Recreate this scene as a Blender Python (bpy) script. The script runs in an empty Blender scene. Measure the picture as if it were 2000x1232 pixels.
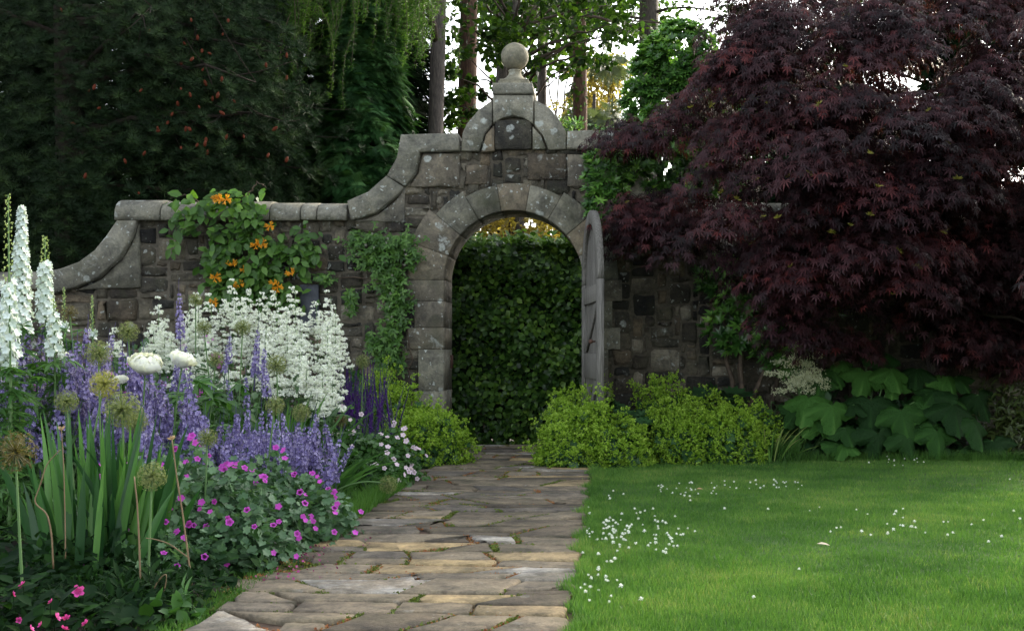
import bpy, math, random
import numpy as np
from mathutils import Vector
C = bpy.context.scene.collection
SC = bpy.context.scene
rng = np.random.default_rng(11)
random.seed(11)
PI = math.pi

# ------------------------------------------------------------------ camera, light, exposure
EYE, FOC = 1.05, 2400.0                    # eye height in metres, focal length in photo pixels
cam = bpy.data.cameras.new('camera')
cam.sensor_width = 36.0
cam.lens = FOC / 2000 * 36
cam.shift_x, cam.shift_y = -0.097, 0.034
cam.clip_start, cam.clip_end = 0.1, 800
camo = bpy.data.objects.new('camera', cam)
camo.location = (0, 0, EYE)
camo.rotation_euler = (PI / 2, 0, 0)
C.objects.link(camo)
SC.camera = camo

SUN_EL, SUN_ROT = math.radians(24), math.radians(38)
w = bpy.data.worlds.new('World')
SC.world = w
w.use_nodes = True
nt = w.node_tree
bg = nt.nodes['Background']
sky = nt.nodes.new('ShaderNodeTexSky')
sky.sky_type = 'NISHITA'
sky.sun_disc = False
sky.sun_elevation, sky.sun_rotation = SUN_EL, SUN_ROT
sky.air_density, sky.dust_density, sky.ozone_density = 1.0, 2.5, 1.0
hs = nt.nodes.new('ShaderNodeHueSaturation')
hs.inputs['Saturation'].default_value = 0.35
nt.links.new(sky.outputs[0], hs.inputs['Color'])
nt.links.new(hs.outputs[0], bg.inputs['Color'])
bg.inputs['Strength'].default_value = 0.15
sun = bpy.data.lights.new('sun', 'SUN')
sun.energy, sun.angle, sun.color = 2.0, math.radians(10), (1.0, 0.88, 0.68)
suno = bpy.data.objects.new('sun', sun)
sd = Vector((math.sin(SUN_ROT) * math.cos(SUN_EL), math.cos(SUN_ROT) * math.cos(SUN_EL), math.sin(SUN_EL)))
suno.rotation_euler = sd.to_track_quat('Z', 'Y').to_euler()
suno.location = (10, 10, 20)
C.objects.link(suno)
SC.view_settings.view_transform = 'Standard'
SC.view_settings.look = 'None'
SC.view_settings.exposure = 2.35
SC.cycles.max_bounces = 6
SC.cycles.transparent_max_bounces = 4

# ------------------------------------------------------------------ helpers
def W(px, py, Y):
    return np.array([(px - 1194) * Y / FOC, Y, EYE - (py - 684) * Y / FOC])
def P(px, py):                             # a point of the wall's front plane, (x, z)
    return ((px - 1194) / 192.0, EYE + (684 - py) / 192.0)
def nrm(a):
    a = np.asarray(a, float)
    return a / np.maximum(np.linalg.norm(a, axis=-1, keepdims=True), 1e-9)
def U(a, b, n=None):
    return rng.uniform(a, b, n)
def rdir(n):
    return nrm(rng.normal(size=(n, 3)))

def thing(name, label, cat, loc=(0, 0, 0), group=None, kind=None):
    o = bpy.data.objects.new(name, None)
    o.empty_display_size = 0.1
    o.location = [float(v) for v in loc]
    o['label'] = label
    o['category'] = cat
    if group: o['group'] = group
    o['kind'] = kind or 'thing'
    C.objects.link(o)
    return o
def tag(o, label=None, cat=None, group=None, kind=None):
    for k, v in (('label', label), ('category', cat), ('group', group), ('kind', kind)):
        if v: o[k] = v
    return o
def copy_obj(o, parent=None):
    c = o.copy()
    C.objects.link(c)
    c.parent = parent
    for ch in [x for x in o.children]:
        copy_obj(ch, c)
    return c

class G:                                   # collects geometry, builds ONE mesh object
    def __init__(s):
        s.V, s.F, s.R, s.n = [], [], [], 0
    def add(s, V, F, r=0.5):
        V = np.asarray(V, float).reshape(-1, 3)
        s.V.append(V)
        s.R.append(np.full(len(V), r) if np.isscalar(r) else np.asarray(r, float))
        by = {}
        for f in F: by.setdefault(len(f), []).append(f)
        for k, l in by.items(): s.F.append(np.asarray(l, np.int64) + s.n)
        s.n += len(V)
    def inst(s, T, pos, R, sc, r):         # T=(verts, faces) repeated with frames R (n,3,3)
        tv, tf = T
        pos = np.asarray(pos, float)
        n = len(pos)
        if n == 0: return
        sc = np.asarray(sc, float)
        if sc.ndim == 0: sc = np.full(n, float(sc))
        if sc.ndim == 1: sc = sc[:, None].repeat(3, 1)
        r = np.full(n, r) if np.isscalar(r) else np.asarray(r, float)
        k = len(tv)
        loc = tv[None] * sc[:, None, :]
        V = np.einsum('nij,nkj->nki', R, loc) + pos[:, None, :]
        s.V.append(V.reshape(-1, 3))
        s.R.append(np.repeat(r, k))
        base = np.arange(n)[:, None, None] * k
        by = {}
        for f in tf: by.setdefault(len(f), []).append(f)
        for m, l in by.items():
            s.F.append((np.asarray(l, np.int64)[None] + base).reshape(-1, m) + s.n)
        s.n += n * k
    def mesh(s, name, mat, off=(0, 0, 0), smooth=False):
        me = bpy.data.meshes.new(name)
        V = np.concatenate(s.V) - np.asarray(off, float)
        me.vertices.add(len(V))
        me.vertices.foreach_set('co', V.astype(np.float32).ravel())
        lens = np.concatenate([np.full(len(f), f.shape[1]) for f in s.F])
        idx = np.concatenate([f.ravel() for f in s.F])
        me.loops.add(len(idx))
        me.loops.foreach_set('vertex_index', idx.astype(np.int32))
        me.polygons.add(len(lens))
        st = np.concatenate([[0], np.cumsum(lens)[:-1]])
        me.polygons.foreach_set('loop_start', st.astype(np.int32))
        try: me.polygons.foreach_set('loop_total', lens.astype(np.int32))
        except Exception: pass
        at = me.attributes.new('rnd', 'FLOAT', 'POINT')
        at.data.foreach_set('value', np.concatenate(s.R).astype(np.float32))
        me.materials.append(mat)
        me.update(calc_edges=True)
        me.validate()
        if smooth: me.polygons.foreach_set('use_smooth', np.ones(len(lens), bool))
        return me
    def build(s, name, mat, parent=None, smooth=False, local=False):
        off = (0, 0, 0) if (parent is None or local) else tuple(parent.location)
        o = bpy.data.objects.new(name, s.mesh(name, mat, off, smooth))
        C.objects.link(o)
        o.parent = parent
        return o

class Each:                                # every shape added becomes a part of its own
    def __init__(s, name, mat, parent): s.a = (name, mat, parent)
    def add(s, V, F, r=0.5):
        g = G(); g.add(V, F, r); g.build(*s.a)
def frames(d, up):                         # y along d, z towards up
    y = nrm(d)
    up = np.broadcast_to(np.asarray(up, float), y.shape) + 1e-4 * rng.normal(size=y.shape)
    x = nrm(np.cross(y, up))
    z = np.cross(x, y)
    return np.stack([x, y, z], -1)

def tube(g, pts, rad, n=6, r=0.5, cap=True, wob=0.0):
    pts = np.asarray(pts, float)
    rad = np.broadcast_to(np.asarray(rad, float), (len(pts),))
    d = np.gradient(pts, axis=0)
    ref = np.array([0.3, 1, 0.13]) if abs(nrm(d.sum(0))[2]) > .7 else np.array([0.1, .05, 1])
    Fm = frames(d, ref)
    a = np.arange(n) / n * 2 * PI
    ring = np.stack([np.cos(a), np.zeros(n), np.sin(a)], -1)
    rr = rad[:, None] * (1 + wob * rng.normal(size=(len(pts), n)))
    V = np.einsum('pij,pnj->pni', Fm, ring[None] * rr[..., None]) + pts[:, None]
    F = []
    for i in range(len(pts) - 1):
        for j in range(n):
            k = (j + 1) % n
            F.append((i * n + j, (i + 1) * n + j, (i + 1) * n + k, i * n + k))
    if cap:
        F.append(tuple(range(n)))
        F.append(tuple((len(pts) - 1) * n + j for j in reversed(range(n))))
    g.add(V.reshape(-1, 3), F, r)
def bez(p0, p1, p2, n=8):
    t = np.linspace(0, 1, n)[:, None]
    p0, p1, p2 = map(lambda p: np.asarray(p, float), (p0, p1, p2))
    return (1 - t) ** 2 * p0 + 2 * t * (1 - t) * p1 + t * t * p2
def box(g, x0, x1, y0, y1, z0, z1, r=0.5, bev=0.0):
    if bev:
        prism(g, [(x0, z0), (x1, z0), (x1, z1), (x0, z1)], y0, y1, bev, r); return
    v = [(x, y, z) for x in (x0, x1) for y in (y0, y1) for z in (z0, z1)]
    g.add(v, [(0, 1, 3, 2), (4, 6, 7, 5), (0, 4, 5, 1), (2, 3, 7, 6), (0, 2, 6, 4), (1, 5, 7, 3)], r)
def inset(poly, d):
    p = np.asarray(poly, float)
    a, b = np.roll(p, 1, 0), np.roll(p, -1, 0)
    e1, e2 = nrm(p - a), nrm(b - p)
    n1 = np.stack([-e1[:, 1], e1[:, 0]], 1)
    n2 = np.stack([-e2[:, 1], e2[:, 0]], 1)
    m = n1 + n2
    m = m / np.maximum((m * m).sum(1, keepdims=True), 0.3) * 2
    return p + m * d
def ccw(p):
    p = np.asarray(p, float)
    x, y = p[:, 0], p[:, 1]
    return p if (x * np.roll(y, -1) - np.roll(x, -1) * y).sum() > 0 else p[::-1]
def rough(poly, step=0.09, j=0.004):       # cut the edges up and worry them a little, as weathered stone
    out = []
    p = np.asarray(poly, float)
    for a, b in zip(p, np.roll(p, -1, 0)):
        n = max(1, int(np.linalg.norm(b - a) / step))
        for i in range(n): out.append(a + (b - a) * i / n + rng.normal(size=2) * j)
    return np.array(out)
def prism(g, poly, y0, y1, bev=0.012, r=0.5, worn=False):   # front at y0, back at y1, outline in x,z
    p = ccw(poly)
    if worn: p = ccw(rough(p))
    q = inset(p, bev)
    n = len(p)
    fr = np.column_stack([q[:, 0], np.full(n, y0), q[:, 1]])
    if worn: fr[:, 1] += rng.normal(size=n) * 0.003
    md = np.column_stack([p[:, 0], np.full(n, y0 + bev), p[:, 1]])
    bk = np.column_stack([p[:, 0], np.full(n, y1), p[:, 1]])
    F = [tuple(range(n)), tuple(reversed(range(2 * n, 3 * n)))]
    for i in range(n):
        j = (i + 1) % n
        F.append((i, n + i, n + j, j))
        F.append((n + i, 2 * n + i, 2 * n + j, n + j))
    g.add(np.vstack([fr, md, bk]), F, r)
def lathe(g, prof, c, n=28, r=0.5):        # prof: (radius, z)
    a = np.arange(n) / n * 2 * PI
    V = [(c[0] + q * math.cos(t), c[1] + q * math.sin(t), c[2] + z) for q, z in prof for t in a]
    F = []
    for i in range(len(prof) - 1):
        for j in range(n):
            k = (j + 1) % n
            F.append((i * n + j, i * n + k, (i + 1) * n + k, (i + 1) * n + j))
    F.append(tuple(reversed(range(n))))
    F.append(tuple((len(prof) - 1) * n + j for j in range(n)))
    g.add(V, F, r)

# leaf templates: stem at the origin, tip at +y, face up +z
def T_oval(w=.28, fold=.07, droop=.1):
    v = [(0, 0, 0), (0, .5, 0), (0, 1, -droop), (-w, .34, fold), (-w * .82, .68, fold * .6 - droop * .3), (w, .34, fold), (w * .82, .68, fold * .6 - droop * .3)]
    return np.array(v, float), [(0, 1, 4, 3), (1, 2, 4), (0, 5, 6, 1), (1, 6, 2)]
def T_lobes(n=7, spread=125, wid=.16, lens=None, droop=.3, core=.0):
    v, f = [(0, 0, 0)], []
    for i, a in enumerate(np.radians(np.linspace(-spread, spread, n))):
        l = lens[i] if lens else 1 - .45 * abs(a) / math.radians(spread)
        d, s = np.array([math.sin(a), math.cos(a)]), np.array([math.cos(a), -math.sin(a)])
        q = [d * l * .45 - s * wid * l, d * l, d * l * .45 + s * wid * l]
        b = len(v)
        for k, p in enumerate(q):
            rr = np.linalg.norm(p)
            v.append((p[0], p[1], -droop * rr * rr))
        f.append((0, b, b + 1, b + 2))
    return np.array(v, float), f
def T_star(n=5, wid=.3, cup=.3, inner=0.0):
    v, f = [], []
    for i in range(n):
        a = 2 * PI * i / n
        d, s = np.array([math.cos(a), math.sin(a)]), np.array([-math.sin(a), math.cos(a)])
        b = len(v)
        for p, z in ((d * inner, 0), (d * .6 - s * wid, cup * .6), (d * 1.0 - s * wid * .5, cup), (d * 1.0 + s * wid * .5, cup), (d * .6 + s * wid, cup * .6)):
            v.append((p[0], p[1], z))
        f.append((b, b + 1, b + 2, b + 3, b + 4))
    return np.array(v, float), f
def T_burst(n, rad=1.0, wid=.06, up=-1.0, tri=True, seed=1):   # needles thrown out of one point
    q = np.random.default_rng(seed)
    v, f = [], []
    while len(f) < n:
        d = q.normal(size=3)
        d /= np.linalg.norm(d)
        if d[1] < up: continue
        s = np.cross(d, q.normal(size=3))
        s = s / np.linalg.norm(s) * wid
        b = len(v)
        l = rad * q.uniform(.7, 1.05)
        v += [-s, s, d * l]
        f.append((b, b + 1, b + 2))
    return np.array(v, float), f
def T_spray(n=9, w=.42, seed=2):           # flat fern-like conifer spray
    q = np.random.default_rng(seed)
    v, f = [], []
    for i in range(n):
        t = (i + .6) / n
        y, z = t, -.35 * t * t
        for s in (-1, 1):
            l = w * (1.1 - t) * q.uniform(.75, 1.2)
            b = len(v)
            v += [(0, y - .02, z), (0, y + .03, z), (s * l, y + l * .8 + .02, z - .35 * l), (s * l * .5, y + l * .28, z - .05 * l)]
            f.append((b, b + 3, b + 2, b + 1) if s > 0 else (b, b + 1, b + 2, b + 3))
    return np.array(v, float), f
def T_blob(n=9, seed=4, w=.34):            # a knot of tiny petals turned every way, in the unit ball
    q = np.random.default_rng(seed)
    v, f = [], []
    for i in range(n):
        c = q.normal(size=3); c = c / np.linalg.norm(c) * q.uniform(.35, .85)
        d = c / np.linalg.norm(c) + q.normal(size=3) * .5
        d /= np.linalg.norm(d)
        a = np.cross(d, q.normal(size=3)); a /= np.linalg.norm(a)
        e = np.cross(d, a)
        b = len(v)
        v += [c - a * w, c - e * w, c + a * w, c + e * w]
        f.append((b, b + 1, b + 2, b + 3))
    return np.array(v, float), f
OVAL, NARROW, BROAD = T_oval(.27), T_oval(.15, .05, .2), T_oval(.4, .08, .15)
MAPLE = T_lobes(7, 120, .10, None, .35)
GERAN = T_lobes(5, 140, .30, [.8, .95, 1, .95, .8], .15)
LOBED = T_star(6, .36, .14)
LEAF3 = T_lobes(3, 75, .22, [.8, 1, .8], .2)
ROUNDLF = T_lobes(9, 160, .24, [.85, .95, 1, 1, 1, 1, 1, .95, .85], -.12)
STAR5, CUP5 = T_star(5, .46, .15), T_star(5, .4, .5)
SPRAYS = [T_spray(13, .40, k) for k in (2, 3)]
PINET = T_burst(40, 1, .03, -.35, seed=5)
ROSET = T_burst(9, 1, .05, -.1, seed=6)
BLOB = T_blob(9)
FROTH = T_blob(6, 7, .42)

# ------------------------------------------------------------------ materials
def newmat(name):
    m = bpy.data.materials.new(name)
    m.use_nodes = True
    n = m.node_tree
    return m, n, n.nodes['Principled BSDF'], n.nodes['Material Output']
def node(n, t, **kw):
    x = n.nodes.new(t)
    for k, v in kw.items(): setattr(x, k, v)
    return x
def ramp(n, stops, src=None):
    r = node(n, 'ShaderNodeValToRGB')
    e = r.color_ramp.elements
    while len(e) < len(stops): e.new(.5)
    for el, (p, c) in zip(e, stops):
        el.position = p
        el.color = (*c, 1) if len(c) == 3 else c
    if src is not None: n.links.new(src, r.inputs[0])
    return r
def attr(n):
    return node(n, 'ShaderNodeAttribute', attribute_name='rnd').outputs['Fac']
def noise(n, scale, detail=4, rough_=.55, vec=None, dist=0):
    x = node(n, 'ShaderNodeTexNoise')
    x.inputs['Scale'].default_value = scale
    x.inputs['Detail'].default_value = detail
    x.inputs['Roughness'].default_value = rough_
    x.inputs['Distortion'].default_value = dist
    if vec is not None: n.links.new(vec, x.inputs['Vector'])
    return x.outputs['Fac']
def mix(n, fac, a, b, mode='MIX'):
    x = node(n, 'ShaderNodeMix', data_type='RGBA', blend_type=mode)
    for s, v in ((x.inputs[0], fac), (x.inputs[6], a), (x.inputs[7], b)):
        if hasattr(v, 'links'): n.links.new(v, s)
        elif isinstance(v, (int, float)): s.default_value = v
        else: s.default_value = (*v, 1)
    return x.outputs[2]
def leafmat(name, cols, rough_=.5, trans=.3, spec=.35, tcol=1.6):
    m, n, b, o = newmat(name)
    k = len(cols)
    r = ramp(n, [(i / max(1, k - 1), c) for i, c in enumerate(cols)], attr(n))
    n.links.new(r.outputs[0], b.inputs['Base Color'])
    b.inputs['Roughness'].default_value = rough_
    b.inputs['Specular IOR Level'].default_value = spec
    if trans:
        t = node(n, 'ShaderNodeBsdfTranslucent')
        g = node(n, 'ShaderNodeGamma')
        br = mix(n, 1.0, r.outputs[0], (tcol, tcol * 1.05, tcol * .55), 'MULTIPLY')
        n.links.new(br, t.inputs['Color'])
        ms = node(n, 'ShaderNodeMixShader')
        ms.inputs[0].default_value = trans
        n.links.new(b.outputs[0], ms.inputs[1])
        n.links.new(t.outputs[0], ms.inputs[2])
        n.links.new(ms.outputs[0], o.inputs['Surface'])
    return m
def stonemat(name, cols, dark=.5, lichen=.5, bump=.6, sc=1.0):
    m, n, b, o = newmat(name)
    tc = node(n, 'ShaderNodeTexCoord').outputs['Object']
    r = ramp(n, [(i / max(1, len(cols) - 1), c) for i, c in enumerate(cols)], attr(n)).outputs[0]
    if name == 'flagstone':
        wh = mix(n, 1.0, ramp(n, [(.80, (0, 0, 0)), (.84, (1, 1, 1))], attr(n)).outputs[0], ramp(n, [(.46, (0, 0, 0)), (.60, (1, 1, 1))], noise(n, 3.2, 6, .7, tc)).outputs[0], 'MULTIPLY')
        r = mix(n, wh, r, (.36, .345, .31))
    fine = noise(n, 45 * sc, 6, .7, tc)
    med = noise(n, 8 * sc, 6, .65, tc, .4)
    v = mix(n, .6, r, ramp(n, [(.25, (.45, .45, .45)), (.75, (1.5, 1.47, 1.42))], fine).outputs[0], 'MULTIPLY')
    v = mix(n, .75, v, ramp(n, [(.32, (.42, .42, .43)), (.5, (1, .98, .95)), (.72, (1.5, 1.42, 1.28))], med).outputs[0], 'MULTIPLY')
    bigp = noise(n, 2.1 * sc, 6, .65, tc, .8)
    dk = ramp(n, [(.47, (0, 0, 0)), (.60, (1, 1, 1))], bigp).outputs[0]
    dkm = node(n, 'ShaderNodeMath', operation='MULTIPLY'); n.links.new(dk, dkm.inputs[0]); dkm.inputs[1].default_value = dark
    v = mix(n, dkm.outputs[0], v, (.016, .016, .017))
    # pale lichen: ragged crusts and blotches of several sizes
    dis = node(n, 'ShaderNodeTexNoise'); dis.inputs['Scale'].default_value = 16 * sc; dis.inputs['Detail'].default_value = 3
    n.links.new(tc, dis.inputs['Vector'])
    wv = node(n, 'ShaderNodeVectorMath', operation='SCALE'); n.links.new(dis.outputs['Color'], wv.inputs[0]); wv.inputs['Scale'].default_value = .07 / sc
    av = node(n, 'ShaderNodeVectorMath', operation='ADD'); n.links.new(tc, av.inputs[0]); n.links.new(wv.outputs[0], av.inputs[1])
    sp = None
    for vs, rad, pk in ((7, .30, .12), (14, .24, .15), (27, .26, .13)):
        vo = node(n, 'ShaderNodeTexVoronoi'); vo.inputs['Scale'].default_value = vs * sc
        n.links.new(av.outputs[0], vo.inputs['Vector'])
        spot = ramp(n, [(rad * .75, (1, 1, 1)), (rad, (0, 0, 0))], vo.outputs['Distance']).outputs[0]
        sep = node(n, 'ShaderNodeSeparateColor'); n.links.new(vo.outputs['Color'], sep.inputs[0])
        pick = ramp(n, [(pk * lichen * 2, (1, 1, 1)), (pk * lichen * 2 + .01, (0, 0, 0))], sep.outputs[0]).outputs[0]
        q = mix(n, 1.0, spot, pick, 'MULTIPLY')
        sp = q if sp is None else mix(n, 1.0, sp, q, 'ADD')
    l1 = noise(n, 5.2 * sc, 7, .75, tc, .5)
    pt = ramp(n, [(.60, (0, 0, 0)), (.66, (.8, .8, .8))], l1).outputs[0]
    lm = mix(n, 1.0, sp, pt, 'ADD')
    brk = ramp(n, [(.35, (.35, .35, .35)), (.6, (1, 1, 1))], fine).outputs[0]
    lm = mix(n, 1.0, lm, brk, 'MULTIPLY')
    lf = node(n, 'ShaderNodeMath', operation='MULTIPLY'); n.links.new(lm, lf.inputs[0]); lf.inputs[1].default_value = min(1, lichen * 1.5)
    lf.use_clamp = True
    v = mix(n, lf.outputs[0], v, (.40, .425, .39))
    # thin green algae
    al = ramp(n, [(.5, (0, 0, 0)), (.75, (.6, .6, .6))], noise(n, 3.7 * sc, 4, .6, tc)).outputs[0]
    v = mix(n, al, v, (.055, .058, .032))
    n.links.new(v, b.inputs['Base Color'])
    b.inputs['Roughness'].default_value = .9
    b.inputs['Specular IOR Level'].default_value = .2
    bp = node(n, 'ShaderNodeBump'); bp.inputs['Strength'].default_value = bump; bp.inputs['Distance'].default_value = .02
    ad = node(n, 'ShaderNodeMath', operation='ADD'); n.links.new(fine, ad.inputs[0]); n.links.new(noise(n, 9 * sc, 4, .6, tc), ad.inputs[1])
    n.links.new(ad.outputs[0], bp.inputs['Height'])
    n.links.new(bp.outputs[0], b.inputs['Normal'])
    return m
def plainmat(name, a, b_, scale=12, rough_=.8, bump=.3, stretch=None, spec=.3):
    m, n, b, o = newmat(name)
    tc = node(n, 'ShaderNodeTexCoord').outputs['Object']
    if stretch:
        mp = node(n, 'ShaderNodeMapping'); mp.inputs['Scale'].default_value = stretch
        n.links.new(tc, mp.inputs['Vector']); tc = mp.outputs[0]
    f = noise(n, scale, 6, .65, tc)
    r = ramp(n, [(.3, a), (.7, b_)], f)
    v = mix(n, .7, r.outputs[0], ramp(n, [(0, (.6, .6, .6)), (1, (1.4, 1.4, 1.4))], attr(n)).outputs[0], 'MULTIPLY')
    n.links.new(v, b.inputs['Base Color'])
    b.inputs['Roughness'].default_value = rough_
    b.inputs['Specular IOR Level'].default_value = spec
    bp = node(n, 'ShaderNodeBump'); bp.inputs['Strength'].default_value = bump; bp.inputs['Distance'].default_value = .02
    n.links.new(f, bp.inputs['Height']); n.links.new(bp.outputs[0], b.inputs['Normal'])
    return m

M = {}
M['soil'] = plainmat('soil', (.012, .009, .006), (.04, .03, .02), 9)
M['pathbed'] = plainmat('path_bed', (.03, .018, .010), (.085, .05, .028), 14)
M['turf'] = plainmat('turf', (.02, .05, .01), (.05, .10, .022), 6)
M['rubble'] = stonemat('rubble_stone', [(.022, .022, .021), (.075, .068, .052), (.145, .132, .10), (.03, .031, .029), (.155, .125, .088), (.24, .225, .18)], .55, .55, 1.2)
M['mortar'] = plainmat('mortar', (.038, .034, .025), (.115, .10, .075), 22, .95, .6)
M['ashlar'] = stonemat('dressed_stone', [(.125, .123, .10), (.18, .176, .14), (.22, .214, .172), (.18, .145, .10), (.15, .15, .13)], .42, .7, .7)
M['cope'] = stonemat('cope_stone', [(.165, .163, .135), (.21, .207, .172), (.25, .243, .20)], .36, .9, .7)
M['ball'] = stonemat('finial_stone', [(.20, .19, .145), (.22, .21, .16)], .25, .2, .4)
M['flag'] = stonemat('flagstone', [(.085, .071, .053), (.16, .134, .096), (.21, .177, .128), (.12, .108, .093), (.25, .20, .13), (.38, .29, .155), (.22, .19, .145), (.19, .175, .15)], .35, .12, .7, 1.3)
M['bark'] = plainmat('grey_bark', (.03, .026, .022), (.12, .10, .085), 14, .9, 1.0, (3, 3, .5))
M['redbark'] = plainmat('red_bark', (.04, .022, .015), (.15, .085, .055), 12, .9, 1.0, (3, 3, .5))
M['twig'] = plainmat('twig', (.03, .022, .016), (.09, .065, .045), 20)
M['dktwig'] = plainmat('dark_bark', (.010, .007, .005), (.03, .021, .014), 16, .95, .8, (3, 3, .6))
M['oak'] = plainmat('weathered_oak', (.05, .047, .040), (.20, .19, .168), 7, .8, .9, (12, 12, .6))
M['iron'] = plainmat('rusty_iron', (.03, .016, .012), (.08, .035, .02), 30, .7)
M['steel'] = plainmat('dull_steel', (.35, .35, .34), (.5, .5, .48), 30, .35)
M['slate'] = plainmat('slate', (.035, .04, .052), (.06, .066, .08), 12, .6)
M['hedge'] = leafmat('hedge_leaf', [(.008, .028, .005), (.028, .075, .011), (.075, .16, .022), (.16, .27, .04)], .45, .3)
M['maple'] = leafmat('maple_leaf', [(.005, .0025, .003), (.015, .0060, .0075), (.034, .0125, .0155), (.054, .0175, .020), (.090, .019, .018)], .5, .2, .17, 2.0)
M['samara'] = leafmat('maple_seed', [(.10, .095, .015), (.20, .185, .03)], .5, .3)
M['pine'] = leafmat('pine_needle', [(.004, .012, .003), (.011, .027, .008), (.035, .062, .018)], .6, .1, .15)
M['cone'] = leafmat('pine_cone', [(.06, .014, .007), (.12, .028, .012)], .7, 0, .1)
M['cypress'] = leafmat('cypress_spray', [(.008, .030, .009), (.028, .085, .024), (.10, .21, .065)], .5, .2, .2)
M['larch'] = leafmat('larch_needle', [(.018, .05, .007), (.04, .095, .012), (.085, .165, .02)], .5, .35, .2)
M['wood'] = leafmat('woodland_leaf', [(.010, .026, .004), (.026, .06, .008), (.075, .14, .015)], .5, .4, .2)
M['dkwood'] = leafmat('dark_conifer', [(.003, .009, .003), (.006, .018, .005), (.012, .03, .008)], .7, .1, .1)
M['gold'] = leafmat('golden_leaf', [(.16, .13, .03), (.28, .22, .05), (.40, .32, .09)], .5, .45)  # golden sunlight on the foliage is put into the leaf colour
M['laurel'] = leafmat('laurel_leaf', [(.010, .036, .008), (.035, .10, .017), (.11, .25, .04), (.24, .42, .085)], .36, .28, .45)
M['vine'] = leafmat('climber_leaf', [(.022, .06, .010), (.05, .125, .018), (.10, .20, .032)], .45, .3)
M['honey'] = leafmat('orange_flower', [(.60, .24, .008), (.75, .38, .02)], .5, .3)
M['seed'] = leafmat('grey_seedhead', [(.22, .22, .18), (.34, .33, .29)], .7, .2)
M['white'] = leafmat('white_petal', [(.66, .73, .56), (.80, .82, .75), (.86, .87, .84)], .55, .1, .2, 1.1)
M['delph'] = leafmat('delphinium_petal', [(.28, .36, .22), (.46, .54, .50), (.64, .70, .68)], .5, .12, .3, 1.1)
M['peony'] = leafmat('peony_petal', [(.78, .78, .76), (.86, .86, .85)], .5, .3, .3, 1.05)
M['budgreen'] = leafmat('bud', [(.18, .26, .07), (.34, .42, .20)], .5, .3)
M['purple'] = leafmat('catmint_flower', [(.09, .075, .19), (.19, .155, .38), (.30, .26, .54), (.48, .43, .68)], .6, .3, .2, 1.2)
M['salvia'] = leafmat('salvia_flower', [(.045, .014, .12), (.085, .028, .20), (.14, .05, .28)], .6, .25, .2, 1.4)
M['magenta'] = leafmat('magenta_petal', [(.34, .03, .34), (.48, .06, .46), (.55, .10, .50)], .5, .3, .3, 1.2)
M['pink'] = leafmat('pale_pink_petal', [(.68, .52, .64), (.78, .66, .74)], .5, .3, .3, 1.1)
M['hotpink'] = leafmat('pink_petal', [(.42, .03, .20), (.58, .07, .34)], .5, .3, .3, 1.2)
M['froth'] = leafmat('lime_froth', [(.08, .17, .012), (.17, .29, .022), (.30, .43, .055)], .6, .35)
M['mound'] = leafmat('mound_leaf', [(.018, .055, .018), (.035, .095, .03), (.065, .14, .05)], .5, .25)
M['ger'] = leafmat('geranium_leaf', [(.02, .055, .02), (.055, .12, .05), (.14, .24, .12)], .5, .25)
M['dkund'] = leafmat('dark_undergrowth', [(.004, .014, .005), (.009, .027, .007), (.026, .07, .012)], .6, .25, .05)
M['cat'] = leafmat('catmint_leaf', [(.035, .07, .03), (.06, .12, .045), (.09, .16, .06)], .6, .25)
M['iris'] = leafmat('iris_blade', [(.012, .045, .014), (.03, .095, .022), (.07, .17, .035)], .4, .3, .3)
M['lush'] = leafmat('lush_leaf', [(.02, .055, .012), (.04, .11, .022), (.08, .18, .04)], .45, .3)
M['allium'] = leafmat('allium_spoke', [(.085, .115, .045), (.15, .18, .07), (.24, .26, .11)], .6, .3, .2)
M['allgold'] = leafmat('allium_gold', [(.16, .17, .045), (.25, .25, .07), (.34, .31, .09)], .6, .35)  # lit copy of the allium colours, golden light painted in
M['allbrown'] = leafmat('allium_brown', [(.055, .05, .018), (.11, .09, .03)], .6, .3)
M['stem'] = leafmat('green_stem', [(.05, .11, .03), (.09, .17, .05)], .5, 0)
M['straw'] = leafmat('dry_straw', [(.10, .065, .032), (.18, .125, .065)], .7, 0)
M['big'] = leafmat('big_leaf', [(.008, .032, .006), (.018, .062, .010), (.045, .13, .02), (.10, .20, .045)], .6, .2, .2)
_n = M['big'].node_tree                        # crinkled blades
_bp = _n.nodes.new('ShaderNodeBump'); _bp.inputs['Strength'].default_value = .5; _bp.inputs['Distance'].default_value = .05
_n.links.new(noise(_n, 16, 4, .6, _n.nodes.new('ShaderNodeTexCoord').outputs['Object']), _bp.inputs['Height'])
_n.links.new(_bp.outputs[0], _n.nodes['Principled BSDF'].inputs['Normal'])
M['cream'] = leafmat('cream_flower', [(.50, .52, .34), (.70, .70, .54)], .6, .25, .2, 1.1)
M['grass'] = leafmat('grass_blade', [(.038, .10, .018), (.072, .165, .028), (.118, .228, .042), (.24, .265, .09)], .5, .35, .2, 1.5)
M['moss'] = leafmat('moss', [(.05, .08, .01), (.11, .14, .02)], .8, .1)
M['debris'] = leafmat('debris', [(.16, .05, .02), (.28, .11, .04), (.16, .12, .05)], .8, .1)
M['dead'] = leafmat('dead_leaf', [(.35, .22, .10), (.60, .50, .36)], .7, .1)
M['yew'] = leafmat('dark_shrub', [(.02, .035, .008), (.04, .06, .012), (.07, .09, .018)], .5, .2)

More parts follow.
